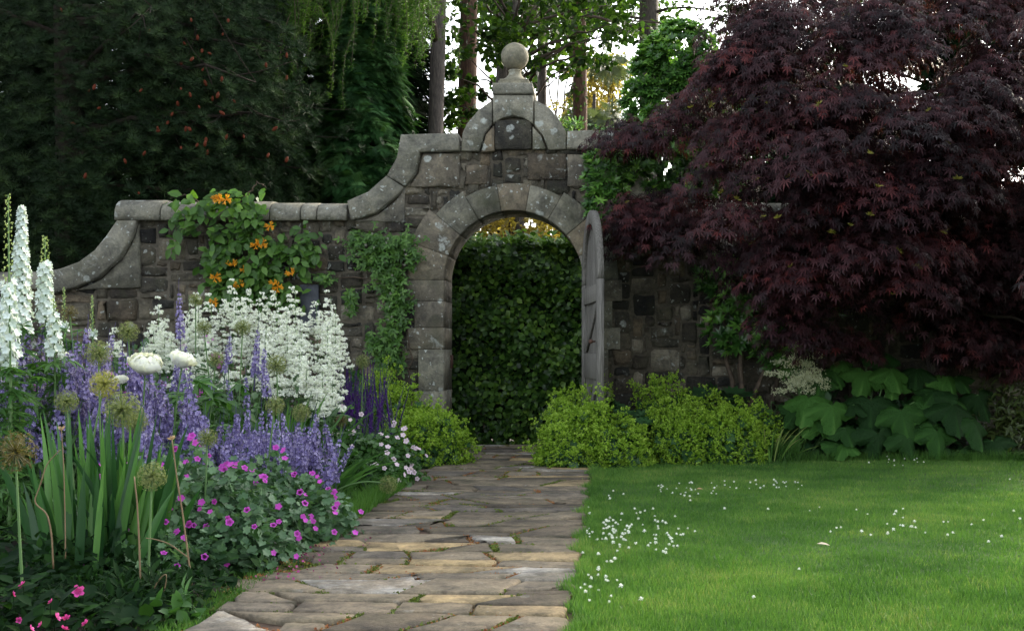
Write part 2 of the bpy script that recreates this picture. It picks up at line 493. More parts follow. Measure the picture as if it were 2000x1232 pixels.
# ------------------------------------------------------------------ ground
PL, PR = -1.57, -0.15                      # path edges
def sheet(name, x0, x1, y0, y1, z, mat, nx=2, ny=2, amp=0, edge=0):
    xs, ys = np.linspace(x0, x1, nx), np.linspace(y0, y1, ny)
    X, Y = np.meshgrid(xs, ys, indexing='ij')
    Z = np.full_like(X, z) + amp * (np.sin(X * 1.7 + Y * .9) + np.sin(Y * 2.3 - X * .6)) * .5
    if edge:
        X[0] += rng.normal(size=ny) * edge
    V = np.stack([X, Y, Z], -1).reshape(-1, 3)
    F = [(i * ny + j, (i + 1) * ny + j, (i + 1) * ny + j + 1, i * ny + j + 1) for i in range(nx - 1) for j in range(ny - 1)]
    g = G(); g.add(V, F, .5)
    return tag(g.build(name, mat, smooth=True), kind='structure')
sheet('ground', -90, 90, -30, 160, -.012, M['soil'], 24, 24, .01)
sheet('path_bed', PL - .03, PR + .02, 2.0, 13.6, .004, M['pathbed'])
sheet('lawn', PR + .015, 9.0, 1.5, 11.45, .016, M['turf'], 30, 200, .006, .012)

# flagstones: courses with wandering joints
g = G()
y = 2.2
bounds = []
while y < 13.55:
    bounds.append((y, rng.normal() * .05, U(.015, .04), U(0, 6)))
    y += random.choice((.15, .19, .23, .26, .30, .34, .40))
def course(k, x):
    y0, sl, am, ph = bounds[k]
    return y0 + sl * (x - (PL + PR) / 2) + am * np.sin(x * 2.6 + ph) * .7
def slab(poly, zz, r):
    p = ccw(rough(ccw(poly), .11, .006))
    c_ = p.mean(0)
    q = p + (c_ - p) * (.011 / np.maximum(np.linalg.norm(p - c_, axis=1), .03))[:, None]
    n = len(p)
    tilt = rng.normal(size=2) * .006
    c = p.mean(0)
    zt = zz + (q - c) @ tilt
    F = [tuple(range(n))]
    V = np.vstack([np.column_stack([q, zt + rng.normal(size=n) * .0015]), np.column_stack([p, zt - .009]), np.column_stack([p, np.full(n, .002)])])
    for i in range(n):
        j = (i + 1) % n
        F += [(i, n + i, n + j, j), (n + i, 2 * n + i, 2 * n + j, n + j)]
    g.add(V, F, r)
moss_pts, deb_pts = [], []
for k in range(len(bounds) - 1):
    x = PL + rng.normal() * .03
    h = bounds[k + 1][0] - bounds[k][0]
    sl0 = rng.normal() * .06
    while x < PR - .1:
        wd = U(.17, .44) if rng.random() < .75 else U(.42, .7)
        x1 = x + wd
        if x1 > PR - .22: x1 = PR + rng.normal() * .012
        sl1 = rng.normal() * .15 if x1 < PR - .05 else 0
        gp = U(.004, .014)
        a, b = x + sl0, x1 + sl1
        def cell(lo, hi, l0, l1, r0, r1):
            xs = np.linspace(0, 1, 5)
            bot = [(l0 + (r0 - l0) * t, lo(l0 + (r0 - l0) * t) + gp) for t in xs]
            top = [(l1 + (r1 - l1) * t, max(hi(l1 + (r1 - l1) * t) - gp, lo(l1 + (r1 - l1) * t) + .045)) for t in xs[::-1]]
            u = rng.random()
            r = U(0, .5) if u < .74 else (U(.5, .72) if u < .90 or h > .31 else U(.86, 1.0))
            pl = bot + top
            if rng.random() < .45:           # a broken corner, left to moss and litter
                cy_, cx_ = U(.25, .6) * h, U(.05, .16)
                if rng.random() < .5: pl[0] = (pl[0][0] + min(cx_, abs(r1 - l0) * .3), pl[0][1]); pl.append((l1 + (l0 - l1) * .55, pl[-1][1] * .45 + pl[0][1] * .55))
                else: pl[4] = (pl[4][0] - min(cx_, abs(r1 - l0) * .3), pl[4][1]); pl.insert(5, (r0 + (r1 - r0) * .5, pl[4][1] * .5 + pl[5][1] * .5))
                for _ in range(9): (deb_pts if rng.random() < .6 else moss_pts).append((pl[0][0] - U(0, cx_), pl[0][1] + U(0, cy_), .02))
            slab(pl, .028 + rng.normal() * .003, r)
        lo, hi = (lambda q: course(k, q)), (lambda q: course(k + 1, q))
        if h > .27 and rng.random() < .5:
            f = U(.35, .65); sk = rng.normal() * .05
            md = lambda q: lo(q) * (1 - f) + hi(q) * f + sk * (q - (x + x1) / 2)
            cell(lo, md, x - sl0 * 0 + gp, x + gp, x1 - gp, x1 - gp)
            cell(md, hi, x + gp, x + sl0 + gp, x1 - gp, x1 + sl1 - gp)
        else:
            cell(lo, hi, x + gp, x + sl0 + gp, x1 - gp, x1 + sl1 - gp)
        for t in np.arange(0, 1, .03):
            (moss_pts if rng.random() < .5 else deb_pts).append((x + sl0 * t, bounds[k][0] + h * t, .022))
        sl0 = sl1
        x = x1
    for q in np.arange(PL, PR, .035):
        u = rng.random()
        if u < .5: (moss_pts if math.sin(q * 5 + k * 1.7) > .1 else deb_pts).append((q, float(course(k, q)), .02))
tag(g.build('path', M['flag']), kind='structure')
def scatter(name, T, pts, size, mat, spread=.012):
    p = np.array(pts)
    p = np.repeat(p, 3, 0)
    p[:, :2] += rng.normal(size=(len(p), 2)) * spread
    g = G()
    g.inst(T, p, frames(rdir(len(p)) + (0, 0, .6), (.3, .2, 1)), U(size * .5, size * 1.3, len(p)), rng.random(len(p)))
    return tag(g.build(name, mat), kind='stuff')
mp = [p for p in moss_pts if math.sin(p[0] * 4.1 + p[1] * 2.3) + math.sin(p[1] * 5.3) > -.35]
dp = [p for p in deb_pts if math.sin(p[0] * 3.1 - p[1] * 3.3) + math.sin(p[1] * 4.3 + 2) > -.1]
for i in range(160):
    t = U(4.6, 11); mp.append((PL + abs(rng.normal()) * .06 - .03, t, .012))
scatter('moss', FROTH, mp, .014, M['moss'])
scatter('plant_debris', FROTH, dp, .011, M['debris'], .016)
pp = [(PL + U(.02, .4) * rng.random(), U(5.4, 6.9), .032) for _ in range(45)]
scatter('fallen_petals', STAR5, pp, .006, leafmat('fallen_petal', [(.16, .02, .08), (.25, .04, .14)], .7, .1), .03)

# mown grass on the lawn
def grassy(n, fx, fy, hmin, hmax, wd, z=.014):
    x, yv = fx(n), fy(n)
    h = U(hmin, hmax, n)
    a = U(0, 2 * PI, n)
    ln = U(.1, .75, n) * h
    b = U(0, 2 * PI, n)
    base = np.stack([x, yv, np.full(n, z)], -1)
    s = np.stack([np.cos(a), np.sin(a), np.zeros(n)], -1) * (wd * U(.6, 1.3, n))[:, None]
    tip = base + np.stack([np.cos(b) * ln, np.sin(b) * ln, h], -1)
    V = np.stack([base - s, base + s, tip], 1).reshape(-1, 3)
    pat = .46 + .16 * np.sin(x * 2.1 + yv * 1.3) + .13 * np.sin(x * 5.3 - yv * 3.7) + .10 * np.sin(yv * 9.1 + x * 1.4) + .12 * np.sin(x * 13 + 3 * np.sin(yv * 4)) * np.sin(yv * 11 + x)
    r = np.clip(pat * .8 + rng.normal(size=n) * .17, 0, 1)
    return V, np.arange(3 * n).reshape(-1, 3), np.repeat(r, 3)
NG = 420000
u = rng.random(NG)
yy = 4.2 * (11.5 / 4.2) ** (u ** .95)
xx = PR + .005 + U(0, 1, NG) ** 1.12 * (yy * .345 + 2.2)
V, F, r = grassy(NG, lambda n: xx, lambda n: yy, .014, .033, .0022)
g = G(); g.V.append(V); g.F.append(F); g.R.append(r); g.n = len(V)
V, F, r = grassy(8000, lambda n: PR + .015 + rng.normal(size=n) * .018, lambda n: U(4.2, 11.3, n), .02, .06, .0025)
ky = V[0::3, 1]; V[:, 0] -= np.repeat(.03 * np.sin(ky * 5) + .03 * np.sin(ky * 13 + 1) + .012 * np.sin(ky * 31), 3)
g.V.append(V); g.F.append(F + g.n); g.R.append(r); g.n += len(V)
for k in range(420):                         # coarser tufts and worn spots
    cy = 4.3 * (11.3 / 4.3) ** rng.random(); cx = PR + .05 + rng.random() * (cy * .345 + .4)
    kind = rng.random() < .45
    V, F, r = grassy(45, lambda n: cx + rng.normal(size=n) * .045, lambda n: cy + rng.normal(size=n) * .05, .02, .032 if kind else .06, .0028)
    r = np.clip(r * .3 + (.72 if kind else U(0, .25)), 0, 1)
    g.V.append(V); g.F.append(F + g.n); g.R.append(r); g.n += len(V)
tag(g.build('grass', M['grass']), kind='stuff')
# rough grass where the border meets the path and at the foot of the right-hand bed
g = G()
for n, fx, fy, h0, h1 in ((5000, lambda n: PL - abs(rng.normal(size=n)) * .16 + .03, lambda n: U(7.3, 9.4, n), .04, .15),
                         (1800, lambda n: PL - abs(rng.normal(size=n)) * .10 + .02, lambda n: U(4.2, 5.7, n), .01, .035),
                         (2500, lambda n: U(.9, 1.75, n), lambda n: 11.35 + abs(rng.normal(size=n)) * .22, .08, .26),
                         (6000, lambda n: U(-.1, 4.2, n), lambda n: 11.42 + abs(rng.normal(size=n)) * .10, .05, .13)):
    V, F, r = grassy(n, fx, fy, h0, h1, .003)
    r = r * .45
    g.V.append(V); g.F.append(F + g.n); g.R.append(r); g.n += len(V)
tag(g.build('rough_grass', M['grass']), kind='stuff')

# ------------------------------------------------------------------ garden wall with arch
WY, WB = 12.5, 13.1
AX, AR, ASP = P(1003, 0)[0], .705, 1.765     # arch centre, radius, springing height
AX = (1003 - 1194) / 192.0
out_l = [(-700, 528), (100, 528), (125, 525), (160, 512), (190, 490), (213, 462), (230, 430), (232, 390), (540, 390), (620, 394), (680, 394), (722, 376), (757, 345), (777, 310), (785, 265), (903, 262),
         (912, 244), (936, 216), (963, 197), (963, 165), (1043, 165), (1043, 195), (1074, 212), (1096, 240), (1104, 259), (1221, 257), (1229, 305), (1249, 342), (1286, 374), (1326, 392), (2300, 392)]
OX = np.array([P(a, b)[0] for a, b in out_l]); OZ = np.array([P(a, b)[1] for a, b in out_l])
OX = OX + np.arange(len(OX)) * 1e-6
def top(x): return np.interp(x, OX, OZ)
wall = thing('garden_wall', 'old stone garden wall with scrolled copes, an arched gateway and a ball finial on top', 'wall', (AX, 12.8, 0))
g = G()                                      # the mortar body behind the face stones
xs = np.unique(np.concatenate([np.arange(-9.3, 5.7, .07), OX[(OX > -9) & (OX < 5.6)] + .004, OX[(OX > -9) & (OX < 5.6)] - .004, [AX - AR - .08, AX + AR + .08, AX - AR - .081, AX + AR + .081]]))
def bot(x):
    d = abs(x - AX)
    rr = AR + .08
    return -.1 if d > rr + .0005 else ASP + math.sqrt(max(0, rr * rr - d * d))
V, F = [], []
for x in xs:
    b, t = bot(x), float(top(x)) - .07
    V += [(x, WY + .022, b), (x, WY + .022, t), (x, WB - .03, t), (x, WB - .03, b)]
for i in range(len(xs) - 1):
    a, b = 4 * i, 4 * i + 4
    F += [(a, b, b + 1, a + 1), (a + 1, b + 1, b + 2, a + 2), (a + 2, b + 2, b + 3, a + 3), (a + 3, b + 3, b, a)]
g.add(V, F, .5)
g.build('mortar_core', M['mortar'], wall)

# face stones: random rectangles packed on a fine grid
g = G()
CW, CH = .062, .056
x0, nxg, nzg = -8.6, int(14.0 / CW), int(3.4 / CH)
occ = np.zeros((nxg, nzg), bool)
def in_face(x, z):
    if z > top(x) - .055: return False
    d = abs(x - AX)
    if z < ASP and d < AR + .17: return False
    if z >= ASP and math.hypot(d, z - ASP) < AR + .22: return False
    return True
for a in range(nxg):
    for b in range(nzg):
        xa, xb, za, zb = x0 + a * CW, x0 + (a + 1) * CW, b * CH, (b + 1) * CH
        occ[a, b] = not (in_face(xa, za) and in_face(xb, za) and in_face(xa, zb) and in_face(xb, zb))
for j in range(nzg):
    i = 0
    while i < nxg:
        if occ[i, j]: i += 1; continue
        hh = random.choice((1, 2, 2, 2, 3, 3, 4))
        ww = random.choice((2, 3, 4, 5, 6, 7, 9)) if hh > 1 else random.choice((2, 3, 4, 5))
        ww = min(ww, nxg - i); hh = min(hh, nzg - j)
        k = 0
        while k < ww and not occ[i + k, j:j + hh].any(): k += 1
        while k == 0:
            hh -= 1
            while k < ww and not occ[i + k, j:j + hh].any(): k += 1
        ww = k
        while hh < 3 and ww <= 3 and rng.random() < .3 and j + hh < nzg and not occ[i:i + ww, j + hh].any(): hh += 1
        occ[i:i + ww, j:j + hh] = True
        gp = U(.004, .010)
        xa, xb, za, zb = x0 + i * CW + gp, x0 + (i + ww) * CW - gp, j * CH + gp, (j + hh) * CH - gp
        i += ww
        jj = .010
        w_, h_ = xb - xa, zb - za
        c = min(w_, h_) * U(.05, .2)
        p = np.array([(xa + c, za), ((xa + xb) / 2, za), (xb - c, za), (xb, za + c), (xb, zb - c), (xb - c, zb), ((xa + xb) / 2, zb), (xa + c, zb), (xa, zb - c), (xa, za + c)])
        p += rng.normal(size=p.shape) * jj * .75
        c0 = p.mean(0)
        pr = abs(rng.normal()) * .010 + .004
        q = c0 + (p - c0) * (1 - .010 / max(.03, min(w_, h_) * .5))
        q2 = c0 + (p - c0) * .5
        n = len(p)
        tl = rng.normal(size=2) * .05
        yq = WY + .016 - pr + ((q - c0) @ tl) + rng.normal(size=n) * .003
        yq2 = WY + .011 - pr + ((q2 - c0) @ tl) + rng.normal(size=n) * .004
        VV = np.vstack([np.column_stack([p[:, 0], np.full(n, WY + .03), p[:, 1]]), np.column_stack([q[:, 0], yq, q[:, 1]]), np.column_stack([q2[:, 0], yq2, q2[:, 1]])])
        FF = [tuple(range(2 * n, 3 * n))]
        for a in range(n):
            b = (a + 1) % n
            FF += [(a, b, n + b, n + a), (n + a, n + b, 2 * n + b, 2 * n + a)]
        g.add(VV, FF, rng.random())
g.build('rubble_face', M['rubble'], wall)

def stone_part(name, polys, y0, y1, mat=None, bev=.012, pix=True, worn=True):
    for p in polys:
        g = G()
        q = [P(*a) for a in p] if pix else p
        prism(g, inset(ccw(q), .0015), y0 + rng.normal() * .002, y1, bev, rng.random(), worn)
        g.build(name, mat or M['ashlar'], wall)
FY = WY - .035
# arch ring and jambs, dressed through the whole thickness
nv = 9
for k in range(nv):
    a0, a1 = PI - PI * k / nv, PI - PI * (k + 1) / nv
    ro = AR + .265 + (.10, .14, .05, .01, .0, .01, .05, .14, .10)[k] + rng.normal() * .006
    aa = np.linspace(a0, a1, 7)
    poly = [(AX + AR * math.cos(t), ASP + AR * math.sin(t)) for t in aa] + [(AX + ro * math.cos(t), ASP + ro * math.sin(t)) for t in aa[::-1]]
    stone_part('voussoir', [poly], FY, WB + .02, pix=False, worn=False, bev=.006)
for s in (-1, 1):
    z = 0
    for i, h in enumerate((.30, .34, .42, .22, .27, .215)):
        wd = (.36, .30, .26, .38, .30, .40)[i]
        a, b = AX + s * AR, AX + s * (AR + wd)
        stone_part('jamb_stone', [[(min(a, b), z), (max(a, b), z), (max(a, b), z + h), (min(a, b), z + h)]], FY, WB + .02, pix=False, worn=False, bev=.006)
        z += h
# kneelers and plain dressed blocks
stone_part('kneeler', [[(797, 366), (817, 338), (825, 301), (898, 301), (898, 366)], [(692, 434), (738, 420), (776, 388), (791, 370), (791, 434)],
                       [(150, 566), (200, 545), (240, 508), (266, 462), (273, 434), (276, 562)],
                       [(1108, 366), (1108, 301), (1181, 301), (1189, 338), (1209, 366)]], FY + .008, WY + .2)
stone_part('dressed_block', [[(1030, 300), (1107, 300), (1107, 352), (1030, 352)], [(910, 322), (953, 322), (953, 361), (910, 361)]], FY + .016, WY + .2, M['rubble'])
# ramped and flat copes (prisms with a worn edge)
CY0, CY1 = WY - .085, WB + .08
stone_part('ramp_cope', [[(100, 530), (125, 525), (160, 512), (190, 490), (213, 462), (234, 431), (272, 431), (264, 462), (238, 506), (198, 543), (150, 563), (100, 575)],
                         [(681, 394), (722, 376), (757, 345), (792, 368), (775, 387), (737, 418), (688, 432)],
                         [(757.5, 344.5), (777, 310), (785, 265), (896, 262), (900, 297), (822, 299), (814, 340), (793, 367)],
                         [(1248, 343), (1286, 374), (1326, 394), (1320, 432), (1270, 418), (1231, 387), (1214, 367)],
                         [(1171, 257), (1221, 257), (1229, 305), (1248, 342), (1213, 366), (1192, 340), (1184, 296), (1171, 295)],
                         [(1108, 258), (1170, 256), (1170, 293), (1107, 293)]], CY0, CY1, M['cope'], .016, worn=False)
# half-round copes of the straight runs
def round_cope(pa, pb, zt, zb, mat):
    x0_, x1_ = P(pa, 0)[0] + .004, P(pb, 0)[0] - .004
    z0_, z1_ = P(0, zb)[1] + rng.normal() * .003, P(0, zt)[1] + rng.normal() * .006
    yc, hy = (CY0 + CY1) / 2, (CY1 - CY0) / 2
    prof = [(yc - hy, z0_)] + [(yc - hy * math.cos(t) ** .75 if t < PI / 2 else yc + hy * abs(math.cos(t)) ** .75, z0_ + .05 + (z1_ - z0_ - .05) * math.sin(t) ** .8) for t in np.linspace(.02, PI - .02, 13)] + [(yc + hy, z0_)]
    n = len(prof)
    g = G()
    bv = .008
    rows = []
    for xx_, k in ((x0_, .96), (x0_ + bv, 1), (x1_ - bv, 1), (x1_, .96)):
        rows += [(xx_, yc + (a - yc) * k, z0_ + (b - z0_) * k) for a, b in prof]
    F = [tuple(range(n)), tuple(reversed(range(3 * n, 4 * n)))]
    for s in range(3):
        for i in range(n):
            j = (i + 1) % n
            F.append((s * n + i, (s + 1) * n + i, (s + 1) * n + j, s * n + j))
    g.add(rows, F, rng.random())
    g.build('cope_stone', mat, wall, smooth=False)
jx = [228, 318, 395, 470, 530, 590, 622, 680]
for a, b in zip(jx[:-1], jx[1:]): round_cope(a, b, 389 + max(0, (a - 450) * .025), 431, M['cope'])
for a, b in zip(range(1328, 2100, 85), range(1413, 2190, 85)): round_cope(a, b, 392, 431, M['cope'])
for a, b in zip(range(-500, 100, 100), range(-400, 101, 100)): round_cope(a, b, 529, 565, M['cope'])
# pediment: hood arc, side stones, the dark tympanum block and the pedestal
def arc(cx, cz, r, a0, a1, n=9):
    return [(cx + r * math.cos(t), cz - r * math.sin(t)) for t in np.radians(np.linspace(a0, a1, n))]
hoodL = [(904, 262), (912, 244), (936, 216), (962, 197)] + [(962, 244), (948, 262), (937, 297), (901, 297)]
hoodR = [(1044, 196), (1074, 212), (1096, 240), (1106, 259), (1106, 293), (1071, 294), (1060, 265), (1044, 246)]
stone_part('hood_stone', [hoodL, hoodR], FY - .018, CY1 - .02, M['cope'], .01, worn=False)
stone_part('hood_stone', [[(963.5, 188), (1042.5, 188), (1042.5, 245), (1022, 232), (1003, 228), (984, 232), (963.5, 244)]], FY - .03, CY1, M['cope'], .01, worn=False)
stone_part('tympanum_stone', [[(968, 236), (1038, 236), (1038, 293), (968, 293)]], FY - .014, WY + .3, M['rubble'], .007)
stone_part('tympanum_stone', [[(940, 297), (950, 264), (966, 246), (966, 297)], [(1041, 247), (1056, 266), (1067, 293), (1041, 293)]], FY - .014, WY + .3, M['ashlar'], .007)
stone_part('pedestal', [[(963, 165), (1041, 165), (1043, 187), (963, 187)]], FY - .05, CY1 + .01, M['cope'], .012, worn=False)
# ball finial
fx, fz = P(1002, 0)[0], P(0, 165)[1]
fin = G(); c = (fx, 12.74, fz)
box(fin, fx - .158, fx + .158, 12.58, 12.90, fz + .002, fz + .055, .4, .006)
box(fin, fx - .145, fx + .145, 12.593, 12.887, fz + .055, fz + .078, .5, .006)
fo = fin.build('finial', M['ball'], wall)
fin = G()
lathe(fin, [(.135, .078), (.128, .095), (.095, .115), (.07, .145), (.062, .175), (.07, .186), (.07, .193), (.058, .2)], c, 28, .5)
nk = fin.build('finial_neck', M['ball'], fo, smooth=True, local=True)
nk.data.transform(__import__('mathutils').Matrix.Translation((-AX, -12.8, 0)))
fin = G()
R_ = .143
lathe(fin, [(R_ * math.sin(t), .195 + R_ - R_ * math.cos(t)) for t in np.linspace(.35, PI - .01, 20)], c, 36, .6)
bl = fin.build('ball', M['ball'], fo, smooth=True, local=True)
bl.data.transform(__import__('mathutils').Matrix.Translation((-AX, -12.8, 0)))
g = G(); box(g, AX - AR - .01, AX - AR + .02, 12.98, 13.06, .86, 1.0, .5, .004); g.build('latch_keeper', M['iron'], wall)
# slate slab fixed against the rubble
g = G(); prism(g, [P(588, 640), P(624, 640), P(624, 556), P(588, 556)], WY - .045, WY + .0, .004, .4)
tag(g.build('slate_slab', M['slate']), 'narrow blue grey slate slab standing upright against the stone wall', 'slab')

# ------------------------------------------------------------------ open oak gate
gate = thing('wooden_gate', 'weathered grey oak gate with round arched head, standing open on the right jamb', 'gate', (AX + AR + .01, WY - .06, 0))
gate.rotation_euler = (0, 0, math.atan2(-1.33, .175))
DW, DS, DR = 1.37, 1.70, .685
def arch_pts(r, cx=DW / 2, n=25): return [(cx + r * math.cos(t), DS + r * math.sin(t)) for t in np.linspace(0, PI, n)]
def gpart(name, poly, y0, y1, mat='oak', r=.5, bev=.005):
    g = G(); prism(g, poly, y0, y1, bev, r)
    return g.build(name, M[mat], gate, local=True)
xs_ = np.linspace(.02, DW - .02, 9)
for a, b in zip(xs_[:-1], xs_[1:]):
    f = lambda x: DS + math.sqrt(max(0, .66 ** 2 - (x - DW / 2) ** 2))
    gpart('plank', [(a + .002, .04), (b - .002, .04), (b - .002, f(b)), ((a + b) / 2, f((a + b) / 2)), (a + .002, f(a))], .012, .035, r=rng.random())
ap, ai = arch_pts(DR), arch_pts(DR - .13)
gpart('arched_frame', ap + ai[::-1], -.022, .036, r=.6)
gpart('stile', [(0, .03), (.13, .03), (.13, DS - .002), (0, DS - .002)], -.022, .036, r=.45)
gpart('stile', [(DW - .13, .03), (DW, .03), (DW, DS - .002), (DW - .13, DS - .002)], -.022, .036, r=.6)
for z0, z1 in ((.08, .26), (.78, 1.02), (1.50, 1.66)):
    gpart('rail', [(.132, z0), (DW - .132, z0), (DW - .132, z1), (.132, z1)], -.016, .011, r=rng.random())
gpart('brace', [(.14, 1.03), (.30, 1.03), (DW - .14, 1.49), (DW - .30, 1.49)], -.013, .011, r=.3)
gpart('brace', [(.14, .27), (.30, .27), (DW - .14, .77), (DW - .30, .77)], -.013, .011, r=.35)
g = G(); tube(g, [(DW - .07, -.035, 1.13), (DW - .07, -.085, 1.13)], .008, 8); tube(g, [(DW - .14, -.085, 1.13), (DW + .01, -.085, 1.13)], .008, 8)
lathe(g, [(.004, -.02), (.02, -.012), (.02, .012), (.004, .02)], (DW + .01, -.085, 1.13), 10)
g.build('latch', M['iron'], gate, local=True)
for z in (.5, 1.55):
    gpart('hinge_strap', [(-.03, z), (.5, z + .012), (.5, z + .03), (-.03, z + .05)], .041, .048, 'iron')

# ------------------------------------------------------------------ hedge seen through the arch
hd = thing('beech_hedge', 'clipped dark green beech hedge filling the view through the stone archway', 'hedge', (-1.3, 14.0, 0))
g = G()
n = 15000
x, z = U(-3.0, .7, n), U(.0, 2.27, n) ** 1.0
bulge = .10 * np.sin(x * 2.7 + z * 5) * np.sin(z * 3 + x) + .06 * np.sin(x * 4 + z * 2.2) + .05 * np.sin(z * 7 + x * 3) + .05 * np.sin(x * 11 - z * 9)
yv = 13.72 + bulge + abs(rng.normal(size=n)) * .10
d = rdir(n) * .7 + np.array([0, -.5, -.55])
g.inst(BROAD, np.stack([x, yv, z], -1), frames(d, np.stack([rng.normal(size=n) * .5, -np.ones(n), .7 + rng.normal(size=n) * .4], -1)), U(.05, .088, n), np.clip(rng.beta(1.6, 2.4, n) + .06 * np.sin(x * 6 + z * 5), 0, 1))
n = 5000
x = U(-3, .7, n)
g.inst(BROAD, np.stack([x, U(13.75, 14.6, n), 2.22 + rng.normal(size=n) * .06], -1), frames(rdir(n) + (0, -.2, .3), (0, -.3, 1)), U(.06, .1, n), U(.3, 1, n))
g.build('leaves', M['hedge'], hd)
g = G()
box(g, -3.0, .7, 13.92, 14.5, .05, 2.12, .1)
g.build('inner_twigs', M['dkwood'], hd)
g = Each('stem', M['twig'], hd)
for i in range(14):
    xx_ = U(-2.8, .5); tube(g, bez((xx_, 13.95, 0), (xx_ + .05, 13.9, .2), (xx_ + rng.normal() * .1, 13.85, .5), 4), [.02, .015, .01, .006], 5)

# ------------------------------------------------------------------ trees
def limb(g, p0, p1, sag, r0, r1, n=7, seg=9):
    p0, p1 = np.asarray(p0, float), np.asarray(p1, float)
    m = (p0 + p1) / 2 + np.array([rng.normal() * .1, rng.normal() * .1, sag])
    pts = bez(p0, m, p1, seg)
    pts[1:-1] += rng.normal(size=(seg - 2, 3)) * np.linalg.norm(p1 - p0) * .015
    tube(g, pts, np.linspace(r0, r1, seg), n, rng.random())
    return pts
def trunk(parent, x, y, h, r0, r1, mat, lean=0., name='trunk', z0=-.05):
    g = G()
    t = np.linspace(0, 1, 14)
    pts = np.stack([x + lean * t + .04 * np.sin(t * 7 + x), y + .05 * np.sin(t * 5 + x), z0 + h * t], -1)
    rad = r0 + (r1 - r0) * t
    rad[0] *= 1.35; rad[1] *= 1.08
    tube(g, pts, rad, 14, .5, wob=.03)
    g.build(name, mat, parent, smooth=True)
    return pts
def leafcloud(g, T, centres, rads, per, size, up=(0, 0, 1), rnd=(0, 1), flat=.8, droop=-.2):
    for c, r in zip(centres, rads):
        n = int(per)
        p = rdir(n) * (rng.random(n) ** .5)[:, None] * r * np.array([1, 1, flat])
        d = nrm(p + rng.normal(size=(n, 3)) * r * .6) + (0, 0, droop)
        tone = np.clip(U(rnd[0], rnd[1], n) * .8 + rng.normal() * .12, 0, 1)
        g.inst(T, np.asarray(c) + p, frames(d, up + rng.normal(size=(n, 3)) * .5), U(size * .6, size * 1.3, n), tone)

# big dark pine behind the left end of the wall
pine = thing('pine_tree', 'dark pine with reddish cones and sweeping branches behind the left end of the wall', 'tree', (-6.35, 14.3, 0))
trunk(pine, -6.35, 14.3, 11, .20, .09, M['dktwig'])
gb, gn, gc = G(), G(), G()
tips = []
for i in range(46):
    z0 = U(1.8, 8.0)
    a = rng.choice([U(-.5, .5), U(-1.3, 1.2), U(PI - .6, PI + .6)], p=[.55, .3, .15])
    L = U(1.6, 4.6) * (1 if z0 > 3 else .8)
    p0 = np.array([-6.35, 14.3, z0])
    p1 = p0 + np.array([math.cos(a) * L, -math.sin(a) * L * .35 - .2, U(-.6, .7)])
    if p1[2] < 2.0 and p1[0] > -5: p1[2] = 2.6
    p1[0] = min(p1[0], -3.75)
    pts = limb(gb, p0, p1, .25, .045, .008, 6, 10)
    for k in range(3, 10):
        for _ in range(3):
            q = pts[k] + rng.normal(size=3) * (.1 + .25 * (k / 10))
            tips.append(q)
            if rng.random() < .5: tube(gb, bez(pts[k], (pts[k] + q) / 2 - (0, 0, .05), q, 4), [.008, .006, .005, .003], 4, .6)
tips = np.array(tips)
fill = np.array([W(U(-120, 590), U(-60, 430), U(13.3, 16.2)) for _ in range(1500)])
fill = fill[~((fill[:, 2] > EYE + (684 - 170) * fill[:, 1] / FOC) & (fill[:, 0] > (530 - 1194) * fill[:, 1] / FOC))]
fill = fill[~((fill[:, 1] < 14) & (fill[:, 2] < 2.75) & (fill[:, 0] > -5.4))]
low = np.array([W(U(60, 240), U(330, 520), U(13.4, 14.5)) for _ in range(120)])
over = []
while len(over) < 420:                       # unseen boughs added outside the frame to darken the left border
    Y = U(5.5, 13); X = -.4975 * Y - U(.25, 3.0)
    over.append((X, Y, U(2.0, 5.5)))
allt = np.vstack([tips, fill, low, np.array(over)])
for off in range(4):
    q = allt + rng.normal(size=allt.shape) * .13
    d = nrm(q - np.array([-6.35, 14.6, 0]) * [1, 1, 0] - [0, 0, 0])
    d[:, 2] = abs(d[:, 2]) * .4 + .5
    gn.inst(PINET, q, frames(d + rng.normal(size=d.shape) * .35, (.2, -1, .3)), U(.08, .15, len(q)), rng.beta(2, 2, len(q)))
gb.build('branches', M['dktwig'], pine)
gn.build('needles', M['pine'], pine)
cm = G(); lathe(cm, [(.005, -.045), (.018, -.03), (.024, 0), (.016, .03), (.004, .045)], (0, 0, 0), 8)
cmesh = cm.mesh('cone', M['cone'])
for i in range(52):
    q = W(np.clip(rng.normal() * 110 + 370, 120, 560), np.clip(rng.normal() * 95 + 190, 20, 420), U(13.0, 13.5))
    o = bpy.data.objects.new('cone', cmesh); C.objects.link(o); o.parent = pine
    o.location = Vector(q) - pine.location; o.rotation_euler = (rng.normal() * .5, rng.normal() * .5, 0); o.scale = [U(.5, .85)] * 3

